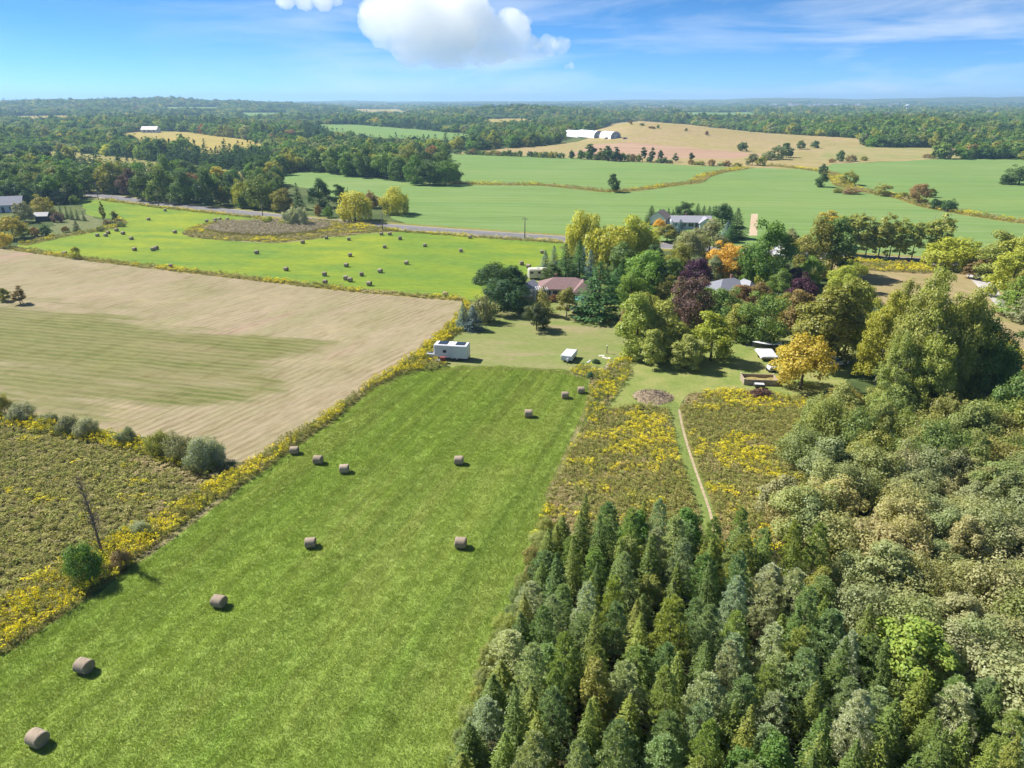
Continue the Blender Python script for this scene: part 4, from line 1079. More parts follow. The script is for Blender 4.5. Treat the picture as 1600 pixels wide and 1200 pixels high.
# --- round the farmhouses
for a in [
        # conifers and willows behind the red-roofed house
        (852, 428, 391, 19, 'spruce', 'blue', 'blue spruce nearest the bale field behind the red roof'), (866, 432, 384, 20, 'spruce', 'blue', 'second blue spruce behind the red roof'),
        (884, 440, 380, 34, 'spruce', 'pine', 'broad green spruce behind the red-roofed house'), (905, 436, 376, 30, 'spruce', 'pine', 'tall dark spruce between the blue spruces'), (915, 425, 371, 20, 'spruce', 'blue', 'tall blue spruce in front of the willows'), (922, 440, 390, 22, 'spruce', 'blue', 'blue spruce beside the big white pine'), (862, 441, 408, 26, 'oval', 'deep', 'dark leafy tree among the blue spruces'),
        (905, 402, 335, 42, 'willow', 'willow', 'yellow-green willow nearest the road'), (928, 404, 336, 40, 'willow', 'willow', 'yellow-green willow just right of the roadside one'), (950, 430, 350, 62, 'willow', 'willow', 'broad willow in the middle of the willow group'), (985, 410, 337, 56, 'willow', 'willow', 'willow left of the white gabled garage'), (1003, 412, 352, 46, 'willow', 'willow', 'drooping willow at the right of the willow group'), (968, 440, 375, 40, 'oval', 'mid', 'green tree below the broad willow'),
        (935, 497, 410, 74, 'whitepine', 'pine', 'very large green pine covering the right of the red-roofed house'), (960, 470, 420, 40, 'spruce', 'pine', 'dark pine behind the very large pine'),
        (1005, 468, 384, 70, 'decid', 'bright', 'large bright green maple right of the big pine'), (985, 478, 420, 46, 'decid', 'bright', 'bright green tree between big pine and large maple'), (1030, 470, 408, 40, 'oval', 'deep', 'dark tree right of the bright green maple'), (1042, 476, 428, 36, 'oval', 'olive', 'olive tree left of the dark purple maple'),
        (775, 466, 407, 78, 'decid', 'dark', 'dark spreading tree at the corner of the bale field'), (800, 466, 414, 44, 'oval', 'dark', 'dark tree beside the driveway of the red-roofed house'), (787, 488, 432, 70, 'decid', (0.034, 0.060, 0.030), 'round dark maple left of the red-roofed house'), (752, 502, 462, 44, 'shrub', 'grey', 'grey-green bush behind the pair of blue spruces'),
        (725, 513, 474, 22, 'spruce', 'blue', 'blue spruce at the stubble field edge, left of a pair'), (739, 515, 477, 26, 'spruce', 'blue', 'blue spruce at the stubble field edge, right of a pair'),
        (838, 515, 470, 42, 'decid', (0.048, 0.062, 0.028), 'small dark round tree alone on the dry lawn'), (848, 492, 448, 30, 'whitepine', 'olive', 'thin olive pine behind the round lawn tree'), (885, 495, 442, 30, 'openpop', 'olive', 'slender open tree in front of the red-roofed house'),
        (866, 470, 460, 26, 'shrub', 'rust', 'red-brown bush at the red-roofed house wall'), (845, 468, 455, 16, 'shrub', 'olive', 'olive bush beside the white pergola'),
        # round the grey bungalow behind the road
        (1016, 350, 321, 20, 'spruce', 'dark', 'dark cedar left of the white garage'), (1030, 345, 326, 10, 'spruce', 'dark', 'small cedar behind the white garage'), (1044, 343, 325, 10, 'spruce', 'dark', 'cedar tip at the garage ridge'), (1051, 343, 327, 9, 'spruce', 'dark', 'cedar between garage and grey bungalow'),
        (1069, 344, 313, 32, 'decid', 'dark', 'dark round tree behind the grey bungalow, left'), (1089, 344, 318, 14, 'spruce', 'dark', 'spruce behind the grey bungalow, beside the left round tree'), (1098, 344, 321, 12, 'spruce', 'dark', 'middle spruce behind the grey bungalow'), (1107, 345, 322, 13, 'spruce', 'dark', 'spruce behind the grey bungalow, beside the right round tree'), (1128, 354, 315, 35, 'decid', 'dark', 'dark round tree at the right end of the grey bungalow'),
        (1149, 372, 325, 28, 'spruce', 'dark', 'big dark spruce right of the grey bungalow'), (1136, 374, 344, 20, 'spruce', 'blue', 'blue spruce right of the grey bungalow'), (1141, 378, 350, 22, 'spruce', 'pine', 'green spruce in front of the blue one'),
        (1030, 362, 340, 22, 'decid', 'orange', 'small orange tree in front of the white garage'), (1048, 366, 345, 18, 'spruce', 'blue', 'blue spruce in front of the grey bungalow, left'), (1062, 364, 343, 18, 'spruce', 'blue', 'blue spruce in front of the grey bungalow wall'), (1042, 378, 348, 34, 'oval', 'olive', 'olive tree at the bungalow driveway'),
        (1075, 412, 356, 58, 'decid', 'grey', 'grey-green tree below the bungalow, left'), (1106, 408, 348, 60, 'decid', 'grey', 'grey-green tree below the bungalow, right'), (1060, 428, 384, 40, 'decid', 'olive', 'round olive tree against the dark purple maple'),
        (1089, 452, 397, 44, 'decid', 'purple', 'dark purple maple above the grey hip-roofed house'), (1075, 514, 430, 62, 'decid', 'maroon', 'large dusky maroon beech in the middle of the yard'), (1101, 462, 434, 22, 'decid', (0.10, 0.035, 0.042), 'small wine-red tree at the grey roof corner'),
        (1134, 436, 374, 54, 'decid', 'orange', 'orange autumn maple above the grey hip-roofed house'), (1152, 440, 400, 30, 'oval', 'olive', 'olive tree against the orange maple'), (1195, 446, 345, 80, 'decid', 'green', 'big green maple right of the orange one'), (1170, 446, 420, 32, 'shrub', 'bright', 'bright green bush behind the grey roof'), (1190, 452, 424, 30, 'shrub', 'yellowgreen', 'yellow-green bush right of the grey roof'),
        (1155, 486, 442, 40, 'oval', 'rust', 'red-tinged tree in front of the grey hip roof'), (1185, 478, 440, 34, 'oval', 'brown', 'brownish tree right of the grey hip roof'),
        (1120, 514, 448, 72, 'decid', 'mid', 'broad green tree below the grey hip-roofed house'), (1192, 537, 452, 72, 'decid', 'mid', 'large green tree left of the boat'), (1240, 520, 446, 60, 'oval', 'brown', 'olive brown tree behind the boat'), (1252, 486, 426, 48, 'decid', 'purple', 'leaning dark purple tree right of the grey house'), (1236, 452, 416, 30, 'decid', 'purple', 'smaller purple tree by the parked cars'),
        (1110, 563, 482, 58, 'oval', 'yellowgreen', 'light yellow-green tree on the green lawn'), (994, 554, 448, 64, 'oval', 'poplar', 'tall light olive tree at the dry lawn edge'), (1036, 555, 464, 66, 'oval', 'poplar', 'light olive tree right of the tall one'), (978, 535, 474, 22, 'oval', 'brown', 'narrow orange-brown tree at the dry lawn corner'), (1018, 571, 510, 40, 'oval', 'poplar', 'small leafy tree in front of the olive pair'), (1071, 576, 516, 42, 'oval', 'poplar', 'small rounded tree alone on the green lawn'), (1008, 505, 455, 40, 'oval', 'poplar', 'olive tree behind the tall light olive tree'),
        (1280, 568, 436, 92, 'oval', 'olive', 'large yellow-olive tree right of the autumn tree'), (1318, 560, 424, 62, 'oval', 'olive', 'tall olive tree beside the cottonwoods'), (1310, 470, 410, 50, 'decid', 'yellowgreen', 'yellow-green tree behind the large olive tree'),
        (1250, 608, 515, 84, 'decid', 'gold', 'golden autumn tree beside the timber box'),
        (1270, 432, 342, 60, 'decid', 'olive', 'olive tree with gold top by the parked cars'), (1297, 430, 330, 66, 'oval', 'mid', 'tall green tree left of the poplar row'), (1295, 360, 326, 30, 'openpop', 'gold', 'pale yellow tree top above the poplar row'), (1262, 445, 400, 44, 'decid', 'bright', 'bright yellow-green tree by the parked cars'), (1232, 405, 350, 30, 'openpop', 'grey', 'thin grey-leaved tree by the road'),
        (1475, 419, 371, 62, 'willow', 'willow', 'rounded willow at the gravel drive'), (1516, 424, 376, 36, 'oval', 'yellowgreen', 'light green tree at the gravel drive'), (1530, 428, 398, 30, 'shrub', 'brown', 'brown bush by the gravel drive', ), (1513, 435, 408, 20, 'openpop', 'brown', 'small bare-branched tree beside the gravel drive'),
        (1556, 438, 356, 60, 'oval', 'poplar', 'tall olive tree right of the gravel drive'), (1592, 450, 350, 70, 'oval', 'poplar', 'tall olive tree at the right edge'), (1575, 465, 385, 60, 'oval', 'yellowgreen', 'yellow-olive tree in front of the right-edge trees'), (1605, 480, 410, 60, 'decid', 'olive', 'olive tree at the picture edge above the pines'),
        (1582, 492, 432, 54, 'whitepine', 'bright', 'bright green pine at the edge of the tan lot'), (1605, 503, 446, 50, 'whitepine', 'grey', 'grey-green pine at the right picture edge')]:
    kind = a[4]
    wf = 1.0 if kind == 'shrub' else 1.3 if kind == 'spruce' else 1.16
    tr(*a[:3], a[3] * wf, *a[4:6], a[6], 'shrub' if kind == 'shrub' else 'tree', lod='n' if kind in ('decid', 'oval', 'spruce') else 'm')
for a in [(1060, 500, 446, 44, 'oval', 'poplar', 'light olive tree left of the maroon beech'), (1150, 530, 470, 48, 'oval', 'poplar', 'light green tree between broad green tree and large green tree'), (1222, 515, 452, 50, 'oval', 'olive', 'olive tree behind the covered trailer'), (1340, 520, 440, 50, 'oval', 'olive', 'olive tree at the left foot of the cottonwoods'), (1215, 470, 424, 44, 'decid', 'mid', 'green tree beside the white parked cars'), (1050, 445, 400, 44, 'oval', 'mid', 'green tree above the maroon beech'), (970, 462, 405, 40, 'spruce', 'pine', 'green spruce between big pine and willows'), (1020, 430, 378, 40, 'oval', 'deep', 'dark tree right of the willow group'), (1115, 440, 398, 36, 'oval', 'grey', 'grey-green tree left of the orange maple'), (1330, 455, 405, 46, 'decid', 'yellowgreen', 'yellow-green tree at the tan lot corner'), (1000, 520, 462, 40, 'oval', 'poplar', 'light olive tree in the middle of the lawn-edge group')]:
    tr(*a, lod='n')
# open poplars along the road on the right
for i, (x, by, ty, w) in enumerate([(1318, 398, 332, 38), (1334, 400, 328, 38), (1352, 401, 334, 34), (1372, 403, 330, 36), (1389, 404, 340, 32), (1404, 404, 336, 34), (1424, 405, 342, 30), (1448, 406, 333, 38), (1464, 407, 326, 40)]):
    tr(x, by, ty, w, 'openpop', 'poplar', '%s open-crowned poplar of the road row, counted from the farmhouses' % ordw(i), group='poplar row along the road')
for i in range(14):
    x = 1305 + i * 11 + RNG.uniform(-3, 3); yb = np.interp(x, [1300, 1440], [404, 413])
    tr(x, yb, yb - RNG.uniform(3, 7), RNG.uniform(8, 13), 'shrub', random.choice(['dark', 'deep', 'brown']), 'low dark bush under the road poplars', 'shrub', 'bushes under the road poplars', lod='f')

# --- big cottonwoods on the right
for x, by, ty, w, c, lb in [(1412, 640, 424, 88, 'poplar', 'tallest cottonwood in the middle of the clump'), (1368, 600, 448, 66, 'yellowgreen', 'yellowing cottonwood on the left of the clump'), (1475, 648, 440, 84, 'poplar', 'broad cottonwood right of the tallest one'), (1440, 565, 412, 74, 'poplar', 'cottonwood at the back of the clump'), (1530, 655, 500, 74, 'mid', 'lower cottonwood on the right flank of the clump'), (1385, 655, 510, 62, 'poplar', 'lower cottonwood at the front left of the clump'), (1440, 662, 500, 70, 'poplar', 'lower cottonwood at the front middle of the clump'), (1498, 610, 462, 66, 'poplar', 'slim cottonwood on the right shoulder of the clump'), (1350, 575, 474, 48, 'yellowgreen', 'small yellow cottonwood at the far left of the clump'), (1395, 570, 432, 62, 'poplar', 'slim cottonwood on the left shoulder of the clump'), (1545, 640, 535, 56, 'olive', 'short olive cottonwood at the far right of the clump')]:
    tr(x, by, ty, w * 1.12, 'cottonwood', COLS[c], lb)
tr(1590, 640, 560, 60, 'whitepine', 'brown', 'dark brown-green pine right of the cottonwoods')
tr(1575, 690, 590, 80, 'decid', 'mid', 'green tree right of the cottonwood clump', lod='n')
tr(1612, 720, 610, 90, 'oval', 'olive', 'olive tree at the right edge below the pine', lod='n')

# --- scrub thicket on the right (each bush its own plant)
scrub_px = [(1250, 690), (1285, 655), (1330, 640), (1440, 665), (1620, 700), (1720, 760), (1800, 1150), (1640, 1160), (1480, 1085), (1380, 1030), (1300, 970), (1265, 890), (1225, 850), (1205, 800), (1250, 775), (1310, 745)]
sp = sample_poly(wpoly(scrub_px), 3.25)
sp = in_view(sp, 90)
for q in sp:
    p = np.array([q[0], q[1], 0.0]); dp = depth(p)
    px = 800 + F * q[0] / dp; py = 600 - F * (q[1] * SP - CAMH * CP) / dp
    up = py < 745 + (px - 1300) * 0.06
    if up:
        c = random.choice([(0.128, 0.152, 0.044), (0.109, 0.142, 0.044), (0.145, 0.158, 0.046), (0.165, 0.162, 0.048)]); hm = random.uniform(3.8, 7.0); lab = ('tall ' if hm > 5.8 else 'low ' if hm < 4.8 else 'middling ') + ('yellowish' if c[0] > 0.15 else 'olive' if c[0] > 0.13 else 'dark green' if c[0] < 0.11 else 'green') + ' bush in the thicket below the cottonwoods'; g = 'green thicket below the cottonwoods'
    else:
        c = random.choice([(0.162, 0.172, 0.072), (0.180, 0.183, 0.079), (0.145, 0.162, 0.065), (0.195, 0.188, 0.086), (0.122, 0.146, 0.053), (0.154, 0.169, 0.074)]); hm = random.uniform(2.6, 5.8); lab = ('tall ' if hm > 4.8 else 'low ' if hm < 3.6 else 'middling ') + ('tan' if c[0] > 0.185 else 'khaki' if c[0] > 0.17 else 'dark olive' if c[0] < 0.13 else 'olive' if c[0] < 0.15 else 'grey-olive') + ' bush in the dense thicket above the plantation'; g = 'tan-olive thicket above the plantation'
    kd = random.choice(['shrub', 'shrub', 'shrub', 'decid', 'oval'])
    plant_at(p, hm * (1.0 if kd == 'shrub' else 1.18), random.uniform(4.6, 7.8) * (1.0 if kd != 'oval' else 0.72), kd, c, lab, 'shrub', g, lod='n', tilt=0.12, name='shrub')
tr(1250, 722, 670, 90, 'shrub', (0.12, 0.135, 0.055), 'grey-green round bush in the meadow beside the thicket', 'shrub', lod='n')
tr(1410, 1075, 960, 120, 'oval', (0.12, 0.17, 0.028), 'bright green leafy tree between thicket and plantation', lod='n')

# --- conifer plantation
A0 = at(862, 866)[:2]; uu = at(716, 1240)[:2] - A0; uu /= np.hypot(*uu); vv = np.array([-uu[1], uu[0]])
if vv[0] < 0: vv = -vv
pl_px = [(840, 846), (1090, 838), (1190, 868), (1262, 905), (1290, 990), (1370, 1050), (1480, 1105), (1640, 1185), (1800, 1240), (1900, 1480), (640, 1480), (670, 1330), (715, 1190), (760, 1070), (805, 950)]
PLW = np.array([at(*p)[:2] for p in pl_px])
for i in range(0, 27):
    jn = 0
    for j in range(0, 20):
        q = A0 + vv * (i * 2.4 + 0.4) + uu * (j * 2.3 - (i % 2) * 1.3 - 2.5) + RNG.normal(0, 0.34, 2)
        if not pt_in(PLW, q[:1], q[1:])[0]: continue
        if len(in_view(q[None, :], 130)) == 0: continue
        p = np.array([q[0], q[1], 0.0]); r_ = random.random()
        jn += 1
        where = ', %s row from the hay field, %s from the meadow' % (ordw(i), ordw(jn - 1))
        edge = 0.72 if i == 0 else 1.0
        if r_ < 0.36:
            plant_at(p, random.uniform(4.4, 7.0) * edge, random.uniform(2.1, 3.0), 'spruce', random.choice([(0.078, 0.108, 0.024), (0.095, 0.125, 0.026), (0.125, 0.148, 0.030), (0.066, 0.098, 0.024)]), 'dark green spruce of the plantation' + where, 'tree', 'plantation conifers', lod='n', tilt=0.04)
        elif r_ < 0.93:
            c = random.choice([(0.130, 0.178, 0.072), (0.172, 0.212, 0.108), (0.125, 0.172, 0.048), (0.215, 0.248, 0.150), (0.148, 0.184, 0.048), (0.105, 0.155, 0.062)])
            plant_at(p, random.uniform(4.0, 6.8) * edge, random.uniform(2.2, 3.3), 'pine', c, 'soft blue-green pine of the plantation' + where, 'tree', 'plantation conifers', lod='n', tilt=0.05)
        elif r_ < 0.996:
            plant_at(p, random.uniform(4.6, 6.4), random.uniform(2.6, 3.6), 'oval', random.choice([COLS['olive'], COLS['green'], (0.14, 0.16, 0.04)]), 'leafy green sapling in the plantation' + where, 'tree', 'plantation saplings', lod='n')
        else:
            plant_at(p, random.uniform(4.6, 6.2), random.uniform(2.2, 3.0), 'oval', (0.26, 0.22, 0.055), 'yellowing sapling in the plantation' + where, 'tree', 'plantation saplings', lod='n')

for k in range(15):                                             # ragged bushes along the hay field edge
    t = k / 14; q = A0 + uu * (t * 27 - 3.5) - vv * random.uniform(0.9, 1.7)
    plant_at(np.array([q[0], q[1], 0.0]), random.uniform(0.9, 2.2), random.uniform(1.4, 2.6), 'shrub', random.choice([(0.15, 0.17, 0.05), (0.13, 0.155, 0.06), (0.17, 0.165, 0.06)]), 'low olive bush between hay field and plantation, %s from the meadow' % ordw(k), 'shrub', 'bushes along the plantation edge', lod='n')

# --- left shrub row between stubble and wild field, bush and dead tree at the hay field edge
for i, (x, by, ty, w, c) in enumerate([(8, 648, 616, 34, 'olive'), (38, 656, 628, 46, 'silver'), (75, 662, 646, 34, 'grey'), (110, 676, 648, 38, 'grey'), (138, 682, 652, 42, 'silver'), (200, 694, 670, 34, 'grey'), (252, 708, 674, 46, 'olive'), (282, 718, 678, 52, 'grey'), (318, 730, 684, 60, 'silver'), (338, 724, 690, 44, 'silver')]):
    tr(x, by, ty, w, 'shrub', c, '%s bush, %s from the left in the row below the stubble field' % ({'olive': 'olive green', 'silver': 'silvery grey', 'grey': 'grey-green'}[c], ordw(i)), 'shrub', 'shrub row below the stubble field', lod='n')
tr(134, 908, 850, 66, 'shrub', (0.075, 0.125, 0.022), 'dense bright green bush at the foot of the dead tree', 'shrub', lod='n')
tr(222, 836, 816, 34, 'shrub', 'silver', 'small silvery bush in the goldenrod strip', 'shrub', lod='n')
tr(190, 886, 862, 40, 'shrub', 'brown', 'low brown bush at the hay field edge beside the dead tree', 'shrub', lod='n')
dp_ = at(161, 870)
dead = empty('dead_tree', dp_); tag(dead, 'thin leafless dead tree beside the bright green bush', 'tree')
mb = MB(); rr = random.Random(5); H_ = 9.0
P_ = [Vector((-0.10 * t * t * H_ * 0.5, 0, H_ * t)) for t in np.linspace(0, 1, 8)]; P_[0].z = -0.3
mb.tube(P_, [0.16, 0.14, 0.12, 0.10, 0.08, 0.055, 0.035, 0.012], 7)
mb.build('trunk', M_BARK_DEAD, dead, smooth=True)
mb = MB()
for i in range(110):
    t = rr.uniform(0.18, 0.98); a = rr.uniform(0, 6.28); L = rr.uniform(0.5, 1.6) * (1.25 - t)
    b = Vector((-0.05 * t * t * H_, 0, H_ * t)); e = b + Vector((math.cos(a) * L * 0.75, math.sin(a) * L * 0.75, L * 0.95))
    mb.tube([b, (b + e) / 2 + Vector((0, 0, -0.06)), e], [0.036, 0.024, 0.009], 3, cap=False)
    for k in range(3):
        s = b.lerp(e, rr.uniform(0.4, 0.95)); q = s + Vector((rr.uniform(-1, 1), rr.uniform(-1, 1), rr.uniform(0.1, 1))) * 0.32
        mb.tube([s, q], [0.018, 0.008], 3, cap=False)
mb.build('crown', M_BARK_DEAD, dead)

# ------------------------------------------------------------------ ground cover
def grass_patch(seed, n, size, hgt_, wid):
    r = np.random.default_rng(seed)
    b = np.column_stack([r.uniform(-size, size, n), r.uniform(-size, size, n), np.full(n, -0.01)])
    h_ = hgt_ * r.uniform(0.5, 1.2, n); a = r.uniform(0, 6.28, n); ln = r.normal(0, 0.6, (n, 2)) * h_[:, None]
    w_ = wid * r.uniform(0.6, 1.3, n)
    s = np.column_stack([np.cos(a), np.sin(a), np.zeros(n)]) * w_[:, None]
    V = np.stack([b - s, b + s, b + np.column_stack([ln, h_])], 1).reshape(-1, 3)
    return V, np.arange(3 * n).reshape(-1, 3)


def weed_tuft(seed, n, h, w, ls):
    r = np.random.default_rng(seed)
    z = h * (1 - r.random(n) ** 1.6 * 0.9); rr_ = w / 2 * np.sqrt(r.random(n)) * (0.65 + 0.35 * z / h); a = r.uniform(0, 6.28, n)
    P = np.column_stack([rr_ * np.cos(a), rr_ * np.sin(a), z * (1 - 0.35 * (rr_ / w * 2) ** 2)])
    V, Fc = leaf_quads(P, r.normal(0, 0.55, (n, 3)) + [0, 0, 0.8], ls * r.uniform(0.6, 1.35, n), aspect=0.6, rng=r)
    return V, Fc, np.clip(V[:, 2] / h, 0, 1)


M_HAYGRASS = grass_material('hay_grass', c1=HAY['c1'], c2=HAY['c2'], c3=HAY['c3'], stretch=14.0, angle=FD)
hay_protos = [new_mesh('grass_patch', *grass_patch(s, 190, 0.72, 0.13, 0.02), M_HAYGRASS) for s in range(5)]
gp = in_view(sample_poly(W['hay'], 0.62), 40, 140)
gs = RNG.uniform(0.9, 1.12, len(gp))
gs = np.clip(gs, 0.5, 1.9)
scatter('hay_field_grass', np.column_stack([gp, np.zeros(len(gp))]), hay_protos, RNG.uniform(0, 6.28, len(gp)), np.column_stack([gs, gs, gs * RNG.uniform(0.9, 1.15, len(gp))]), None, 'short bright green regrowth covering the near hay field', 'grass')

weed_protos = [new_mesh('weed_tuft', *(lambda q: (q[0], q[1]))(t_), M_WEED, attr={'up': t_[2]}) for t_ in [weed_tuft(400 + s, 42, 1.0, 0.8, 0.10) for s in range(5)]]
YEL = np.array([(0.76, 0.66, 0.045), (0.68, 0.62, 0.05), (0.80, 0.66, 0.04), (0.56, 0.53, 0.07)])
OLV = np.array([(0.33, 0.325, 0.095), (0.275, 0.295, 0.085), (0.39, 0.355, 0.125), (0.235, 0.265, 0.07)])
TAN = np.array([(0.44, 0.35, 0.19), (0.38, 0.29, 0.16), (0.48, 0.39, 0.22)])
BRN = np.array([(0.35, 0.315, 0.12), (0.37, 0.32, 0.16), (0.31, 0.31, 0.10), (0.35, 0.335, 0.115)])


def pickc(A, n): return A[RNG.integers(0, len(A), n)] * RNG.uniform(0.8, 1.2, (n, 1))


def weeds(name, poly, spacing, f_yel, base, hm, label, cat='weeds', clear=(), wl_=7.0, view=True, tan=0.1, sc=(0.7, 1.3), ch=0):
    P = sample_poly(poly, spacing, clear)
    if view: P = in_view(P, 70)
    n = len(P)
    nz = cnoise(P, wl_, ch) * 0.55 + cnoise(P, wl_ * 0.28, (ch + 1) % 3) * 0.45
    thr = np.quantile(nz, 1 - f_yel) if 0 < f_yel < 1 else (9 if f_yel == 0 else -9)
    isy = nz + RNG.normal(0, 0.16, n) > thr
    tn = (cnoise(P, wl_ * 1.4, (ch + 2) % 3) + RNG.normal(0, 0.25, n)) > np.quantile(cnoise(P, wl_ * 1.4, (ch + 2) % 3), 1 - tan)
    col = pickc(base, n); col[tn] = pickc(TAN, tn.sum())
    yw_ = np.clip((nz + RNG.normal(0, 0.2, n) - thr + 0.12) / 0.36, 0, 1)[:, None]
    col = col * (1 - yw_) + pickc(YEL, n) * yw_
    s = RNG.uniform(*sc, n) * (spacing / 0.62)
    hz = hm * RNG.uniform(0.6, 1.25, n) * np.where(isy, 1.15, np.where(tn, 0.6, 1.0)) * np.clip(1 + 0.15 * cnoise(P, 3.0, ch), 0.6, 1.4)
    z = hgt(P[:, 0], P[:, 1])
    return scatter(name, np.column_stack([P, z]), weed_protos, RNG.uniform(0, 6.28, n), np.column_stack([s, s, hz]), col, label, cat, 0.08)


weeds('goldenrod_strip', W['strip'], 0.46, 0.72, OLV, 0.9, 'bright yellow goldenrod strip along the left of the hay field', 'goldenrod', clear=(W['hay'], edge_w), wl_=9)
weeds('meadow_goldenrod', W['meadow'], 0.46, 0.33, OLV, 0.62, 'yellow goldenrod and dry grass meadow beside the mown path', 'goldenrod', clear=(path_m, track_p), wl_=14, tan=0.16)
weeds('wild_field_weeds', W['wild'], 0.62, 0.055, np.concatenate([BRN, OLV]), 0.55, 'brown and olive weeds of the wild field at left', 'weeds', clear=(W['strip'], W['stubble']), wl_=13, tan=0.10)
lawn_strip = wpoly([(884, 583), (905, 572), (940, 580), (958, 566), (975, 555), (990, 556), (985, 585), (965, 612), (948, 640), (930, 665), (912, 652), (920, 612), (918, 592)], 0.2)
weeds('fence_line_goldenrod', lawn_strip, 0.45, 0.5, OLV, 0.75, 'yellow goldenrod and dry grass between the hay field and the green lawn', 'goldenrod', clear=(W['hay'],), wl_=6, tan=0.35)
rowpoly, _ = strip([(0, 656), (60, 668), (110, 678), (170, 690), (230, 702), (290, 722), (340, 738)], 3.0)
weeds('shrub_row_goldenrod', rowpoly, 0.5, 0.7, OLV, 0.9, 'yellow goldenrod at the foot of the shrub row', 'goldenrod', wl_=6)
weeds('trailer_weeds', wpoly([(630, 585), (640, 566), (668, 540), (700, 505), (722, 492), (745, 508), (720, 520), (690, 540), (680, 562), (700, 572), (680, 578)], 0.2), 0.5, 0.45, OLV, 0.8, 'goldenrod and weeds round the white trailer', 'goldenrod', wl_=6, tan=0.25)
weeds('field_margin_weeds', hedge_s, 0.9, 0.3, np.concatenate([OLV, BRN]), 0.75, 'weedy margin between stubble field and bale field', 'weeds', wl_=20)
weeds('yard_margin_weeds', hedge_n, 0.9, 0.35, np.concatenate([OLV, BRN]), 1.0, 'weedy margin between left yard and bale field', 'weeds', wl_=16)
weeds('ditch_weeds', ditch1, 1.5, 0.35, np.concatenate([OLV, TAN]), 1.2, 'yellow and brown weeds along the ditch through the crop field', 'weeds', wl_=35, sc=(0.6, 1.0))
weeds('right_ditch_weeds', ditch2, 1.5, 0.35, np.concatenate([OLV, TAN]), 1.2, 'golden weeds along the ditch on the right of the crop field', 'weeds', wl_=35, sc=(0.6, 1.0))
weeds('verge_weeds', strip([(x, y + 6) for x, y in ROAD_PX[2:9]], 3.5)[0], 1.0, 0.45, OLV, 0.8, 'yellow weeds along the near verge of the road', 'weeds', wl_=14)
weeds('roadside_goldenrod', wpoly([(1305, 405), (1440, 416), (1470, 424), (1440, 428), (1310, 420)], 0.2), 0.7, 0.6, OLV, 1.0, 'yellow goldenrod band below the road poplars', 'goldenrod', wl_=10)
weeds('right_lot_weeds', wpoly([(1530, 500), (1560, 510), (1620, 590), (1620, 640), (1560, 580)], 0.2), 0.55, 0.35, OLV, 0.9, 'goldenrod and dry weeds beside the tan lot at right', 'goldenrod', wl_=6, tan=0.3)
reed = wpoly([(318, 360), (345, 350), (420, 347), (490, 350), (520, 356), (480, 366), (420, 371), (350, 367)], 0.3)
P = sample_poly(reed, 0.75); n = len(P)
scatter('marsh_reeds', np.column_stack([P, np.zeros(n)]), weed_protos, RNG.uniform(0, 6.28, n), np.column_stack([RNG.uniform(0.9, 1.5, n)] * 2 + [RNG.uniform(1.1, 1.9, n)]), pickc(np.array([(0.50, 0.43, 0.38), (0.56, 0.48, 0.43), (0.44, 0.39, 0.31)]), n), 'purplish grey reeds in the marshy hollow by the road', 'reeds')
weeds('marsh_weeds', W['marsh'], 0.9, 0.22, np.concatenate([OLV, TAN]), 0.7, 'yellow and tan marsh grass round the reeds', 'weeds', clear=(reed,), wl_=20)

# ------------------------------------------------------------------ hay bales
def bale_material():
    m, n, l, b = mat_base('hay_bale_side', 0.95)
    b.inputs['Specular IOR Level'].default_value = 0.1
    t = n.new('ShaderNodeTexCoord'); mp_ = n.new('ShaderNodeMapping'); l.new(t.outputs['Object'], mp_.inputs[0]); mp_.inputs['Scale'].default_value = (9, 1.2, 1.2)
    no = n.new('ShaderNodeTexNoise'); l.new(mp_.outputs[0], no.inputs['Vector']); no.inputs['Scale'].default_value = 1.6; no.inputs['Detail'].default_value = 6; no.inputs['Roughness'].default_value = 0.7
    n2 = n.new('ShaderNodeTexNoise'); l.new(t.outputs['Object'], n2.inputs['Vector']); n2.inputs['Scale'].default_value = 2.2; n2.inputs['Detail'].default_value = 4
    oi = n.new('ShaderNodeObjectInfo')
    c = mixc(n, l, ramp(n, l, no.outputs['Fac'], 0.35, 0.68), (0.20, 0.158, 0.115), (0.60, 0.495, 0.37))
    c = mixc(n, l, ramp(n, l, n2.outputs['Fac'], 0.5, 0.75), c, (0.36, 0.255, 0.20))
    c = mixc(n, l, 1.0, c, ramp(n, l, oi.outputs['Random'], 0, 1, 0.82, 1.12), 'MULTIPLY')
    l.new(c, b.inputs['Base Color'])
    bp = n.new('ShaderNodeBump'); bp.inputs['Strength'].default_value = 0.6; bp.inputs['Distance'].default_value = 0.04; l.new(no.outputs['Fac'], bp.inputs['Height']); l.new(bp.outputs[0], b.inputs['Normal'])
    return m


def bale_end_material():
    m, n, l, b = mat_base('hay_bale_end', 0.95)
    t = n.new('ShaderNodeTexCoord'); wv = n.new('ShaderNodeTexWave'); l.new(t.outputs['Object'], wv.inputs['Vector'])
    wv.wave_type = 'RINGS'; wv.rings_direction = 'X'; wv.inputs['Scale'].default_value = 2.6; wv.inputs['Distortion'].default_value = 3.0; wv.inputs['Detail'].default_value = 4
    c = mixc(n, l, wv.outputs['Fac'], (0.19, 0.145, 0.10), (0.33, 0.27, 0.18)); l.new(c, b.inputs['Base Color'])
    return m


M_BALE, M_BALE_END = bale_material(), bale_end_material()
BR, BW = 0.56, 1.06


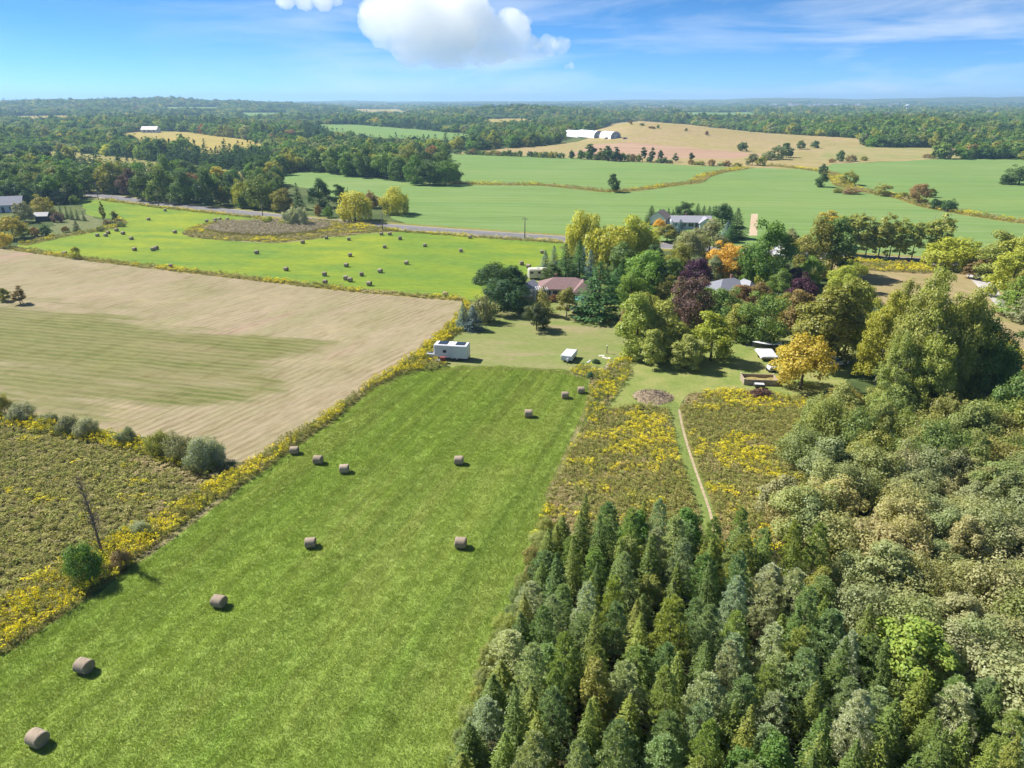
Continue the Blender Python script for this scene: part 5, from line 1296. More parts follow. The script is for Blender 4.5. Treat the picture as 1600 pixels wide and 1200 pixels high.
def bale_meshes(seed):
    r = np.random.default_rng(seed); n = 36
    prof = [(-BW / 2, BR * 0.90), (-BW / 2 + 0.05, BR * 0.985)] + [(x, BR * (1.0 + 0.012 * math.sin(7 * x + seed))) for x in np.linspace(-BW / 2 + 0.14, BW / 2 - 0.14, 6)] + [(BW / 2 - 0.05, BR * 0.985), (BW / 2, BR * 0.90)]
    V = []
    for x, rad in prof:
        for k in range(n):
            a = 2 * math.pi * k / n; q = rad * (1 + 0.012 * math.sin(3 * a + seed) + r.normal(0, 0.004)); z = q * math.sin(a)
            z = max(z, -BR * 0.93)
            V.append((x, q * math.cos(a), z + BR * 0.93))
    Fc = [(i * n + k, i * n + (k + 1) % n, (i + 1) * n + (k + 1) % n, (i + 1) * n + k) for i in range(len(prof) - 1) for k in range(n)]
    side = new_mesh('rolled_hay', V, Fc, M_BALE, smooth=True)
    ends = []
    for sgn in (-1, 1):
        E_ = []
        for ri in (1.0, 0.72, 0.45, 0.2):
            for k in range(n):
                a = 2 * math.pi * k / n; q = BR * 0.90 * ri
                E_.append((sgn * (BW / 2 + (1 - ri) * 0.03 + r.normal(0, 0.006) * (ri < 1)), q * math.cos(a), max(q * math.sin(a), -BR * 0.93) + BR * 0.93))
        fe = [(i * n + k, i * n + (k + 1) % n, (i + 1) * n + (k + 1) % n, (i + 1) * n + k) for i in range(3) for k in range(n)] + [tuple(range(3 * n, 4 * n))]
        ends.append(new_mesh('end_face', E_, fe, M_BALE_END, smooth=True))
    return side, ends


BALES = [bale_meshes(s) for s in range(3)]


def bale(px, py, label, group, rz=None):
    d = ray(px, py); t = (BR * 0.93 - CAMH) / d[2]
    x, y = d[0] * t, d[1] * t
    e = empty('hay_bale', (x, y, 0.0), random.uniform(-0.35, 0.25) if rz is None else rz)
    s = random.uniform(0.95, 1.06); e.scale = (s, s, s * random.uniform(0.94, 1.0))
    tag(e, label, 'hay bale', group)
    side, ends = random.choice(BALES)
    link('rolled_hay', side, e)
    for m in ends: link('end_face', m, e)


for px, py, rz, lb in [(58, 1153, -0.38, 'nearest round hay bale, at the bottom left corner'), (131, 1040, -0.30, 'round hay bale second from the bottom left corner'), (342, 939, -0.25, 'round hay bale standing alone, right of the green bush'), (485, 847, 0.10, 'round hay bale level with another to its right, mid field'), (720, 848, -0.10, 'round hay bale nearest the conifer plantation'),
                       (538, 732, 0.08, 'lowest of three bales in a line near the goldenrod'), (497, 718, -0.15, 'middle one of three bales in a line near the goldenrod'), (460, 703, 0.05, 'round hay bale touching the goldenrod strip'), (717, 719, -0.05, 'lone round hay bale in the middle of the hay field'), (826, 646, 0.0, 'round hay bale third from the lawn strip'), (883, 617, 0.05, 'left of two bales close together at the field end'), (908, 609, 0.0, 'right of two bales close together at the field end')]:
    bale(px, py, lb, 'round bales on the near hay field', rz)
FAR_BALES = [(258, 328), (232, 342), (323, 345), (335, 346), (336, 343), (343, 342), (355, 342), (273, 362), (152, 367), (165, 367), (169, 363), (182, 359), (192, 364), (205, 372), (210, 389), (239, 389), (244, 387), (101, 395), (267, 415), (187, 345), (401, 394), (473, 378), (510, 371), (545, 373), (596, 365), (609, 365), (625, 372), (664, 383), (734, 370), (720, 391), (601, 385), (547, 398), (541, 414), (635, 410), (594, 423), (447, 420), (507, 428), (565, 428), (540, 434), (547, 437), (577, 443), (508, 440), (696, 459), (815, 411), (826, 416), (847, 393)]
NUM = ['twenty', 'thirty', 'forty']


def ordn(i):
    if i < 20: return ORD[i]
    t, u = divmod(i + 1, 10)
    return NUM[t - 2] + ('-' + ORD[u - 1] if u else 'th').replace('tyth', 'tieth')


for i, (px, py) in enumerate(sorted(FAR_BALES)):
    bale(px, py, 'small round bale on the far bale field, %s counted from the left' % ordn(i).replace('thirtyth', 'thirtieth').replace('fortyth', 'fortieth').replace('twentyth', 'twentieth'), 'round bales on the far bale field')

# ------------------------------------------------------------------ buildings
M_WHITE = plain('white_paint', (0.66, 0.67, 0.70), 0.5, 0.08, 1.2)
M_CREAM = plain('cream_paint', (0.70, 0.64, 0.52), 0.6, 0.1, 1.2)
M_SIDING = plain('pale_blue_siding', (0.60, 0.63, 0.68), 0.6, 0.08, 1.0)
M_BRICK = plain('brown_brick', (0.22, 0.12, 0.09), 0.9, 0.2, 3.0)
M_REDROOF = plain('dusty_red_shingles', (0.225, 0.145, 0.138), 0.9, 0.16, 1.6)
M_GREYROOF = plain('grey_shingles', (0.30, 0.30, 0.34), 0.85, 0.16, 1.6)
M_PALEROOF = plain('pale_metal_roof', (0.215, 0.22, 0.255), 0.5, 0.1, 1.0)
M_BROWNROOF = plain('brown_shingles', (0.24, 0.19, 0.17), 0.9, 0.16, 1.6)
M_GLASS = plain('window_glass', (0.03, 0.04, 0.05), 0.12, 0.2, 1.0, spec=0.6)
M_BLACK = plain('black_rubber', (0.02, 0.02, 0.02), 0.7, 0.2, 4.0)
M_DARK = plain('dark_grey_metal', (0.06, 0.06, 0.065), 0.5, 0.2, 2.0)
M_WOOD = plain('weathered_timber', (0.36, 0.29, 0.22), 0.9, 0.25, 4.0)
M_POLE = plain('utility_pole_wood', (0.20, 0.17, 0.14), 0.9, 0.25, 3.0)
M_MAROON = plain('red_brown_paint', (0.25, 0.06, 0.05), 0.7, 0.2, 2.0)
M_TEAL = plain('teal_fabric', (0.15, 0.45, 0.45), 0.8, 0.1, 2.0)
M_NAVY = plain('dark_blue_hull', (0.035, 0.04, 0.07), 0.25, 0.15, 2.0, spec=0.5)
M_POLY = plain('white_greenhouse_film', (0.80, 0.82, 0.84), 0.45, 0.06, 0.2)
M_GREYEND = plain('grey_end_wall', (0.34, 0.36, 0.42), 0.6, 0.15, 0.6)
M_STEEL = plain('galvanised_steel', (0.45, 0.46, 0.48), 0.4, 0.1, 2.0, metal=0.6)


def house(name, label, c, rz, L, Wd, wh, rh, wallm, roofm, style='gable', wins=(), doors=(), chimney=None, wing=None, cat='house', over=0.45):
    e = empty(name, c, rz); tag(e, label, cat)

    def block(x0, x1, y0, y1, ridge_axis, tag_=''):
        mb = MB(); mb.box(x0, x1, y0, y1, -0.3, wh)
        if style == 'gable':
            if ridge_axis == 'x':
                ym = (y0 + y1) / 2
                for x in (x0, x1): mb.add([(x, y0, wh), (x, y1, wh), (x, ym, wh + rh)], [(0, 1, 2)])
            else:
                xm = (x0 + x1) / 2
                for y in (y0, y1): mb.add([(x0, y, wh), (x1, y, wh), (xm, y, wh + rh)], [(0, 1, 2)])
        mb.build('wall', wallm, e)
        rb = MB(); o = over; th = 0.12; dz = rh * o / ((y1 - y0) / 2 if ridge_axis == 'x' else (x1 - x0) / 2)
        X0, X1, Y0, Y1 = x0 - o, x1 + o, y0 - o, y1 + o; zb = wh - dz + 0.02; zt = wh + rh + 0.02
        if ridge_axis == 'x':
            ins = (Y1 - Y0) / 2 * 0.95 if style == 'hip' else 0.0
            a, b_ = (X0 + ins, (Y0 + Y1) / 2), (X1 - ins, (Y0 + Y1) / 2)
        else:
            ins = (X1 - X0) / 2 * 0.95 if style == 'hip' else 0.0
            a, b_ = ((X0 + X1) / 2, Y0 + ins), ((X0 + X1) / 2, Y1 - ins)
        for dzz in (0.0,):
            V = [(X0, Y0, zb), (X1, Y0, zb), (X1, Y1, zb), (X0, Y1, zb), (*a, zt), (*b_, zt)]
            V2 = [(x, y, z + th) for x, y, z in V]
            if ridge_axis == 'x': fs = [(0, 1, 5, 4), (2, 3, 4, 5), (1, 2, 5), (3, 0, 4)]
            else: fs = [(1, 2, 5, 4), (3, 0, 4, 5), (0, 1, 4), (2, 3, 5)]
            if style == 'gable': fs = fs[:2]
            rb.add(V2, fs); rb.add(V, [tuple(reversed(f)) for f in fs])
            rim = [(0, 1), (1, 2), (2, 3), (3, 0)]
            if style == 'gable': rim = [(0, 1), (2, 3), (1, 5), (5, 2), (3, 4), (4, 0)] if ridge_axis == 'x' else [(1, 2), (3, 0), (0, 4), (4, 1), (2, 5), (5, 3)]
            rb.add(V + V2, [(i, j, j + 6, i + 6) for i, j in rim])
        return rb.build('roof', roofm, e)
    roof = block(-L / 2, L / 2, -Wd / 2, Wd / 2, 'x')
    if wing: block(*wing, 'y')
    for x, z, w, h in wins:
        mb = MB(); y = -Wd / 2
        if wing and wing[0] - 0.2 < x < wing[1] + 0.2: y = wing[2]
        for q in ((x - w / 2 - 0.08, x + w / 2 + 0.08, z - 0.08, z), (x - w / 2 - 0.08, x + w / 2 + 0.08, z + h, z + h + 0.08), (x - w / 2 - 0.08, x - w / 2, z, z + h), (x + w / 2, x + w / 2 + 0.08, z, z + h), (x - 0.03, x + 0.03, z, z + h)):
            mb.box(q[0], q[1], y - 0.07, y + 0.03, q[2], q[3])
        wo = mb.build('window', M_WHITE, e)
        MB().box(x - w / 2, x + w / 2, y - 0.025, y + 0.02, z, z + h).build('pane', M_GLASS, wo)
    for x, w, h in doors:
        y = -Wd / 2
        d_ = MB().box(x - w / 2, x + w / 2, y - 0.06, y + 0.02, 0.05, h).build('door', M_DARK, e)
        MB().box(x + w / 2 - 0.2, x + w / 2 - 0.12, y - 0.12, y - 0.06, 1.0, 1.1).build('handle', M_STEEL, d_)
    if chimney:
        x, y, s = chimney
        MB().box(x - s / 2, x + s / 2, y - s / 2, y + s / 2, wh, wh + rh + 0.7).build('chimney', M_BRICK, roof)
    return e


# red-roofed house
cA = at(884, 468)
house('farmhouse', 'white house under dusty red hip roof beside the big pine', (cA[0], cA[1] + 3.5, 0), math.radians(-4), 11.5, 7.0, 2.5, 1.7, M_WHITE, M_REDROOF, 'hip', wins=[(-3.8, 1.0, 1.2, 1.1), (-1.6, 0.9, 2.2, 1.2), (1.3, 1.0, 1.0, 1.1)], doors=[(0.2, 0.95, 2.05)], chimney=(-2.2, 0.8, 0.6), wing=(2.2, 6.0, -5.5, 0.5))
# grey hip-roofed house
cB = at(1143, 470)
house('bungalow', 'brick house under pale grey hip roof among the maples', (cB[0], cB[1] + 4, 0), math.radians(22), 9.2, 6.4, 2.5, 1.6, M_BRICK, M_PALEROOF, 'hip', wins=[(-3, 0.9, 1.4, 1.2), (-0.8, 0.9, 1.2, 1.2)], doors=[(0.6, 0.95, 2.05)], chimney=(1.6, 1.0, 0.5), wing=(1.4, 4.6, -5.6, 0.0))
# bungalow across the road
cC = at(1082, 358)
house('bungalow', 'long pale bungalow with grey roof and gabled wing across the road', (cC[0], cC[1] + 4, 0), math.radians(-3), 13.6, 7.5, 2.4, 1.6, M_SIDING, M_GREYROOF, 'gable', wins=[(-5.2, 0.9, 1.4, 1.1), (-2.8, 0.9, 1.4, 1.1), (-0.4, 0.8, 1.8, 1.2), (4.6, 0.9, 1.8, 1.2)], doors=[(1.5, 0.95, 2.05)], chimney=(-1.5, 1.5, 0.6), wing=(2.4, 6.8, -5.6, 0.0))
cD = at(1034, 353)
house('garage', 'white gabled garage with brown roof beside the grey bungalow', (cD[0], cD[1] + 4, 0), math.radians(62), 6.6, 5.8, 2.9, 2.0, M_WHITE, M_BROWNROOF, 'gable', wins=[(1, 1.0, 1.2, 1.1)], doors=[(-1.5, 1.0, 2.1)], cat='garage')
# left edge house and shed
cE = at(4, 332)
house('house', 'grey-roofed house at the left edge among trees', (cE[0] - 1, cE[1] + 4, 0), math.radians(20), 13, 8.5, 3.0, 2.8, M_SIDING, M_GREYROOF, 'gable', wins=[(3, 1.0, 1.4, 1.2), (5, 1.0, 1.2, 1.2)], doors=[(0, 1, 2.1)])
cS = at(68, 345)
house('garden_shed', 'dark garden shed with pale roof in the left yard', cS, math.radians(10), 4.2, 3.0, 2.1, 1.0, M_DARK, M_PALEROOF, 'gable', doors=[(0, 0.9, 1.8)], cat='shed')
# far white house
cF = at(236, 207)
house('farmhouse', 'long white house with pale roof above the yellow pasture', cF, math.radians(-3), 22, 11, 4.0, 4.0, M_WHITE, M_CREAM, 'gable', wins=[(-6, 1.2, 3, 1.8), (0, 1.2, 3.5, 1.8), (7, 1.2, 3, 1.8)], doors=[(3.6, 1.2, 2.4)])
# little white outbuildings at the red-roofed house
cG = at(825, 462)
house('shed', 'white shed with pale roof left of the red-roofed house', (cG[0], cG[1] + 1, 0), math.radians(60), 4.2, 3.0, 2.2, 0.8, M_WHITE, M_PALEROOF, 'gable', doors=[(0, 0.9, 1.9)], cat='shed')
cH = at(1231, 398)
house('shed', 'small white building with brown roof behind the big green maple', cH, math.radians(25), 7, 5, 2.6, 1.8, M_WHITE, M_BROWNROOF, 'gable', wins=[(1.5, 0.9, 1.2, 1.0)], doors=[(-1, 1, 2.0)], cat='shed')

# hoop barns on the hill
def hoop(c, rz, w, L, h, label):
    e = empty('hoop_barn', c, rz); tag(e, label, 'barn', 'white hoop barns at the foot of the dry hill')
    n = 14; prof = [(-w / 2, -1.0)] + [(-w / 2 * math.cos(math.pi * k / n), h * (0.12 + 0.88 * math.sin(math.pi * k / n) ** 0.85)) for k in range(n + 1)] + [(w / 2, -1.0)]
    m = len(prof); V = [(x, 0, z) for x, z in prof] + [(x, L, z) for x, z in prof]
    new = new_mesh('cover', V, [(i, i + 1, m + i + 1, m + i) for i in range(m - 1)], M_POLY, smooth=True)
    link('cover', new, e)
    for k in range(5):
        mb = MB(); y = L * k / 4
        mb.tube([(x * 1.004, y, z * 1.004 + 0.05) for x, z in prof[1:-1]], 0.12, 5, cap=False); mb.build('hoop', M_STEEL, e)
    s = 0.985
    for y in (0.5, L - 0.5):
        wl_ = new_mesh('end_wall', [(x * s, y, z * s) for x, z in prof], [tuple(range(m))], M_GREYEND); wo = link('end_wall', wl_, e)
        if y < 1: MB().box(-w * 0.13, w * 0.13, y - 0.25, y + 0.05, -1.0, h * 0.45).build('door', M_WHITE, wo)


for px, py, w, L, h, lb in [(914, 214, 12.0, 44, 6.2, 'white hoop barn nearest the trees, left of three'), (936, 214.5, 12.0, 44, 6.4, 'middle white hoop barn of three'), (962, 216, 11.5, 26, 6.4, 'white hoop barn on the right with its end to the yard')]:
    hoop(at(px, py), math.radians(20), w, L, h, lb)
cJ = at(900, 211)
house('barn', 'small white shed half hidden by trees beside the hoop barns', cJ, 0.2, 9, 7, 3.5, 2.0, M_WHITE, M_WHITE, 'gable', doors=[(0, 2, 2.6)], cat='barn')
for px, py, lb in [(948, 217, 'pile of farm junk below the hoop barns'), (976, 217, 'stack of pale pallets right of the hoop barns')]:
    c = at(px, py); e = empty('farm_stack', c, 0.3); tag(e, lb, 'stack')
    for k in range(7): MB().box(-2.2 + k % 3 * 1.6, -0.8 + k % 3 * 1.6, -1 + k // 3 * 0.9, -0.2 + k // 3 * 0.9, -0.2, 0.7 + (k * 37 % 5) * 0.3).build('crate', [M_WOOD, M_DARK, M_WHITE][k % 3], e)

# distant town
th_mats = [M_WHITE, M_CREAM, M_SIDING]; roofs = [M_BROWNROOF, M_GREYROOF, M_REDROOF]
th = []
for k in range(5):
    L, Wd, wh, rh = [(12, 8, 5, 2.5), (14, 9, 5.5, 3), (26, 14, 6, 1.0), (11, 9, 5.5, 3), (16, 8, 4, 2.5)][k]
    mb = MB(); mb.box(-L / 2, L / 2, -Wd / 2, Wd / 2, -2, wh)
    for x in (-L / 2, L / 2): mb.add([(x, -Wd / 2, wh), (x, Wd / 2, wh), (x, 0, wh + rh)], [(0, 1, 2)])
    mb.add([(-L / 2 - .5, -Wd / 2 - .5, wh - .1), (L / 2 + .5, -Wd / 2 - .5, wh - .1), (L / 2 + .5, 0, wh + rh + .15), (-L / 2 - .5, 0, wh + rh + .15), (L / 2 + .5, Wd / 2 + .5, wh - .1), (-L / 2 - .5, Wd / 2 + .5, wh - .1)], [(0, 1, 2, 3), (3, 2, 4, 5)], 1)
    th.append(mb.mesh('town_house', [th_mats[k % 3], roofs[k % 3]]))
for i in range(110):
    q = RNG.random()
    if q < 0.4: px, py = RNG.uniform(1000, 1110), RNG.uniform(169.5, 175.5)
    elif q < 0.85: px, py = RNG.uniform(1195, 1400), RNG.uniform(166.5, 172.5)
    else: px, py = RNG.uniform(1535, 1620), RNG.uniform(178, 183)
    c = at(px, py); d_ = math.hypot(c[0], c[1])
    ti = random.randrange(5); o = link('town_house', th[ti], None, c, RNG.uniform(-0.6, 0.6)); s = RNG.uniform(1.0, 1.5) * max(1.0, d_ / 3200); o.scale = (s, s, s * 1.15)
    tag(o, 'tiny %s in the distant town, %s' % (['white house', 'cream house', 'long flat bluish building', 'steep white house', 'low cream house'][ti], 'beyond the hill crest' if q < 0.4 else 'left of the water tower' if q < 0.85 else 'at the right edge'), 'house', 'houses of the distant town')
# water tower
u_ = (1420 - 800) * CP / F; yw = 3700 / math.hypot(1, u_); xw = u_ * yw; zw = float(hgt(xw, yw))
pw_ = np.array([xw, yw, zw]); Hw = height_to(pw_, 163.2)
e = empty('water_tower', pw_); tag(e, 'pale mushroom-shaped water tower on the skyline', 'water tower')
MB().tube([(0, 0, -2), (0, 0, 2), (0, 0, Hw * 0.35), (0, 0, Hw * 0.66), (0, 0, Hw * 0.74)], [6.5, 5.0, 4.4, 4.6, 7.0], 20).build('pedestal', M_WHITE, e, smooth=True)
pr = [(Hw * 0.70, 4.0), (Hw * 0.76, 8.0), (Hw * 0.82, 10.0), (Hw * 0.88, 10.4), (Hw * 0.94, 8.5), (Hw * 0.985, 4.5), (Hw, 0.5)]
MB().tube([(0, 0, z) for z, r_ in pr], [r_ for z, r_ in pr], 24).build('tank', M_WHITE, e, smooth=True)

# ------------------------------------------------------------------ utility poles and wires
poles = []
for i, (px, by, ty, lb) in enumerate([(118, 302, 278, 'utility pole at the road bend, farthest left'), (154, 312, 285, 'pale utility pole at the corner of the bale field'), (248, 322, 298, 'utility pole by the road before the dark wood'), (411, 340, 318, 'utility pole at the road beside the marsh'), (598, 360, 332, 'utility pole opposite the right willow'), (820, 372, 339, 'utility pole at the road before the willow group')]):
    p = at(px, by); hm = height_to(p, ty)
    e = empty('utility_pole', p, 0.9); tag(e, lb, 'utility pole', 'utility poles along the road')
    MB().tube([(0, 0, -0.5), (0, 0, hm)], [0.19, 0.12], 8).build('pole', M_POLE, e, smooth=True)
    MB().box(-0.06, 0.06, -1.2, 1.2, hm - 0.7, hm - 0.56).build('crossarm', M_POLE, e)
    for y in (-1.1, 0.0, 1.1):
        z0 = hm - 0.55 if y else hm
        MB().tube([(0, y, z0), (0, y, z0 + 0.22)], [0.06, 0.05], 6).build('insulator', M_STEEL, e)
    poles.append((p, hm))
for i in range(len(poles) - 1):
    a, b_ = poles[i], poles[i + 1]
    A, B = Vector(a[0]) + Vector((0, 0, a[1] + 0.2)), Vector(b_[0]) + Vector((0, 0, b_[1] + 0.2))
    pts = [A.lerp(B, t) - Vector((0, 0, 4 * 1.0 * t * (1 - t))) for t in np.linspace(0, 1, 13)]
    o = MB().tube(pts, 0.025, 4, cap=False).build('overhead_wire', M_DARK)
    tag(o, 'overhead wire between the %s and %s roadside poles from the left' % (ordw(i), ordw(i + 1)), 'wire', 'overhead wires along the road')


# ------------------------------------------------------------------ trailers, vehicles, yard things
def wheel(parent, x, y, r, w=0.2):
    t_ = MB().tube([(x, y - w / 2, r), (x, y + w / 2, r)], r, 16).build('tyre', M_BLACK, parent, smooth=False)
    MB().tube([(x, y - w / 2 - 0.012, r), (x, y + w / 2 + 0.012, r)], r * 0.55, 12).build('rim', M_STEEL, t_)


c = at(706, 563)
e = empty('cargo_trailer', (c[0], c[1] + 1.1, 0), math.radians(-10)); tag(e, 'long white box trailer with dark roof panels at the goldenrod', 'trailer')
MB().box(-3.0, 3.0, -1.15, 1.15, 0.45, 2.75, 0, 0.12).build('body', M_WHITE, e)
for x0 in (-2.3, 0.8):
    f = MB().box(x0, x0 + 1.6, -0.75, 0.85, 2.755, 2.83).build('roof_panel', M_DARK, e)
    MB().box(x0 + 0.06, x0 + 1.54, -0.69, 0.79, 2.832, 2.85).build('pane', M_GLASS, f)
MB().box(-1.35, -0.75, -1.2, -1.14, 1.35, 1.85).build('window', M_NAVY, e)
d_ = MB().box(-0.35, 0.4, -1.19, -1.14, 0.55, 2.35).build('door', M_SIDING, e); MB().box(0.22, 0.3, -1.24, -1.19, 1.35, 1.45).build('handle', M_STEEL, d_)
MB().box(-3.05, 3.05, -1.0, 1.0, 0.3, 0.46).build('chassis', M_DARK, e)
MB().tube([(-4.2, 0, 0.45), (-3.0, 0.0, 0.42)], 0.06, 6).build('drawbar', M_DARK, e)
for x in (0.3, 1.1):
    for y in (-1.0, 1.0): wheel(e, x, y, 0.33)
c = at(673, 561)
e = empty('utility_cart', (c[0], c[1] + 0.4, 0), math.radians(-14)); tag(e, 'small white cart left of the long white trailer', 'cart')
MB().box(-0.65, 0.65, -0.5, 0.5, 0.35, 1.05, 0, 0.08).build('body', M_WHITE, e); MB().box(-0.45, 0.45, -0.3, 0.3, 1.04, 1.12).build('lid', M_DARK, e)
for y in (-0.5, 0.5): wheel(e, 0.0, y, 0.26, 0.14)
c = at(692, 567)
e = empty('wood_crate', c, 0.1); tag(e, 'red-brown wooden crate leaning by the white trailer', 'crate')
for k in range(4): MB().box(-0.45, 0.45, -0.35, 0.35, 0.02 + k * 0.28, 0.25 + k * 0.28).build('board', M_MAROON, e)
for k in range(4):
    c = at(683 + k * 2.5, 565 + (k % 2)); e = empty('scrap_pile', c, k * 0.8); tag(e, 'heap of scrap boards before the white trailer', 'scrap', 'scrap heaps before the white trailer')
    for j in range(3): MB().box(-0.5, 0.5, -0.08 + j * 0.18, 0.06 + j * 0.18, 0.02 + j * 0.1, 0.1 + j * 0.12).build('board', [M_WOOD, M_MAROON, M_WHITE][j], e)

c = at(890, 565)
e = empty('folding_camper', (c[0], c[1] + 1.2, 0), math.radians(-20)); tag(e, 'low folded camper trailer with white roof on the dry lawn', 'camper')
MB().box(-0.98, 0.98, -1.75, 1.75, 0.42, 0.92).build('body', M_SIDING, e)
MB().box(-1.04, 1.04, -1.82, 1.82, 0.93, 1.32, 0, 0.12).build('roof', M_WHITE, e)
MB().box(-0.9, 0.9, -1.7, 1.7, 0.28, 0.41).build('chassis', M_DARK, e)
MB().tube([(0, -2.7, 0.4), (0, -1.7, 0.38)], 0.05, 6).build('drawbar', M_DARK, e)
MB().tube([(0.3, -2.05, 0.35), (0.3, -2.05, 0.85)], 0.15, 10).build('gas_bottle', M_WHITE, e)
for x in (-0.95, 0.95): wheel_e = None
for x in (-0.9, 0.9):
    t_ = MB().tube([(x - 0.09, 0.1, 0.3), (x + 0.09, 0.1, 0.3)], 0.3, 16).build('tyre', M_BLACK, e)


def boat(c, rz, L, label):
    e = empty('boat', c, rz); tag(e, label, 'boat')
    n = 10; sec = []
    for k in range(n + 1):
        t = k / n; w = 0.95 * (1 - max(0, t - 0.45) ** 2 * 3.0); w = max(w, 0.05); zk = 0.62 + 0.35 * max(0, t - 0.6) ** 1.5
        sec.append([(L * (t - 0.5), -w, 1.28 + 0.15 * t), (L * (t - 0.5), -w * 0.8, zk + 0.18), (L * (t - 0.5), 0, zk), (L * (t - 0.5), w * 0.8, zk + 0.18), (L * (t - 0.5), w, 1.28 + 0.15 * t)])
    V = [p for s in sec for p in s]; fs = [(i * 5 + j, i * 5 + j + 1, (i + 1) * 5 + j + 1, (i + 1) * 5 + j) for i in range(n) for j in range(4)] + [(4, 3, 2, 1, 0)]
    link('hull', new_mesh('hull', V, fs, M_NAVY, smooth=True), e)
    V = [(x, y * 0.96, z + 0.02) for s in sec for x, y, z in (s[0], s[4])]
    link('deck', new_mesh('deck', V, [(i * 2, i * 2 + 2, i * 2 + 3, i * 2 + 1) for i in range(n)], M_WHITE), e)
    MB().box(-L * 0.02, L * 0.02, -0.6, 0.6, 1.36, 1.85).build('windscreen', M_GLASS, e)
    MB().box(-L * 0.55, -L * 0.5, -0.2, 0.2, 0.8, 1.75).build('outboard_motor', M_DARK, e)
    MB().box(-L * 0.45, L * 0.7, -0.06, 0.06, 0.4, 0.5).build('trailer_beam', M_STEEL, e)
    for y in (-0.85, 0.85): wheel(e, -L * 0.15, y, 0.28)


c = at(1203, 552); boat((c[0], c[1] + 1.9, 0), math.radians(172), 5.2, 'dark blue speedboat on its trailer behind the white tarpaulin')
c = at(1199, 560)
e = empty('covered_trailer', (c[0], c[1] + 0.6, 0), math.radians(-4)); tag(e, 'flat low trailer under white tarpaulin beside the golden tree', 'trailer')
gx, gy = np.meshgrid(np.linspace(-1.65, 1.65, 12), np.linspace(-2.3, 2.3, 14)); gzz = 0.95 + 0.06 * np.sin(gx * 3.1 + gy) * np.cos(gy * 2.3) - 0.5 * np.clip(np.abs(gx) - 1.5, 0, 1) * 3 - 0.5 * np.clip(np.abs(gy) - 2.15, 0, 1) * 3
V = np.column_stack([gx.ravel(), gy.ravel(), gzz.ravel()]); fs = [(r_ * 12 + q, r_ * 12 + q + 1, (r_ + 1) * 12 + q + 1, (r_ + 1) * 12 + q) for r_ in range(13) for q in range(11)]
o = link('tarpaulin', new_mesh('tarpaulin', V, fs, M_WHITE, smooth=True), e); md = o.modifiers.new('thick', 'SOLIDIFY'); md.thickness = 0.03
MB().box(-1.4, 1.4, -2.05, 2.05, 0.35, 0.72).build('load_bed', M_WOOD, e)
for x in (-1.35, 1.35): MB().tube([(x - 0.1, 0, 0.3), (x + 0.1, 0, 0.3)], 0.3, 14).build('tyre', M_BLACK, e)
c = at(1204, 580)
e = empty('utility_cart', c, 0.1); tag(e, 'small white dump cart between tarpaulin and timber box', 'cart')
MB().box(-0.5, 0.5, -0.7, 0.7, 0.4, 1.0, 0, 0.1).build('body', M_WHITE, e); MB().box(-0.38, 0.38, 0.1, 0.55, 1.0, 1.06).build('opening', M_DARK, e); MB().box(-0.48, 0.48, -0.72, -0.7, 0.5, 0.66).build('grille', M_DARK, e)
for y in (-0.4, 0.45):
    for x in (-0.5, 0.5): MB().tube([(x - 0.07, y, 0.24), (x + 0.07, y, 0.24)], 0.24, 12).build('tyre', M_BLACK, e)

c = at(1190, 603)
e = empty('timber_box', (c[0], c[1] + 1.5, 0), math.radians(-5)); tag(e, 'large open timber box filled with tan grass beside the golden tree', 'box')
bxL, bxW = 2.65, 1.35
for z in range(3):
    z0, z1 = 0.02 + z * 0.32, 0.32 + z * 0.32
    MB().box(-bxL, bxL, -bxW, -bxW + 0.14, z0, z1).build('plank', M_WOOD, e); MB().box(-bxL, bxL, bxW - 0.14, bxW, z0, z1).build('plank', M_WOOD, e)
    MB().box(-bxL, -bxL + 0.14, -bxW + 0.142, bxW - 0.142, z0, z1).build('plank', M_WOOD, e); MB().box(bxL - 0.14, bxL, -bxW + 0.142, bxW - 0.142, z0, z1).build('plank', M_WOOD, e)
for x in (-bxL + 0.07, bxL - 0.07):
    for y in (-bxW + 0.07, bxW - 0.07): MB().box(x - 0.09, x + 0.09, y - 0.09, y + 0.09, 0.96, 1.12).build('post', M_CREAM, e)
gx, gy = np.meshgrid(np.linspace(-2.5, 2.5, 20), np.linspace(-1.2, 1.2, 12)); gzz = 0.45 + 0.1 * np.sin(gx * 2.1) * np.cos(gy * 3) + RNG.normal(0, 0.03, gx.shape)
link('fill', new_mesh('fill', np.column_stack([gx.ravel(), gy.ravel(), gzz.ravel()]), [(r_ * 20 + q, r_ * 20 + q + 1, (r_ + 1) * 20 + q + 1, (r_ + 1) * 20 + q) for r_ in range(11) for q in range(19)], MATS['ditch'], smooth=True), e)
c = at(1187, 606)
e = empty('utility_trailer', (c[0], c[1], 0), math.radians(-8)); tag(e, 'small black trailer with white lid in front of the timber box', 'trailer')
MB().box(-0.95, 0.75, -0.42, 0.42, 0.3, 0.62, 0, 0.05).build('body', M_DARK, e); MB().box(-0.8, 0.6, -0.36, 0.38, 0.62, 0.72).build('lid', M_WHITE, e)
for y in (-0.45, 0.45): wheel(e, 0.0, y, 0.26, 0.14)
MB().tube([(0.75, 0, 0.36), (1.5, 0, 0.34)], 0.04, 6).build('drawbar', M_DARK, e)


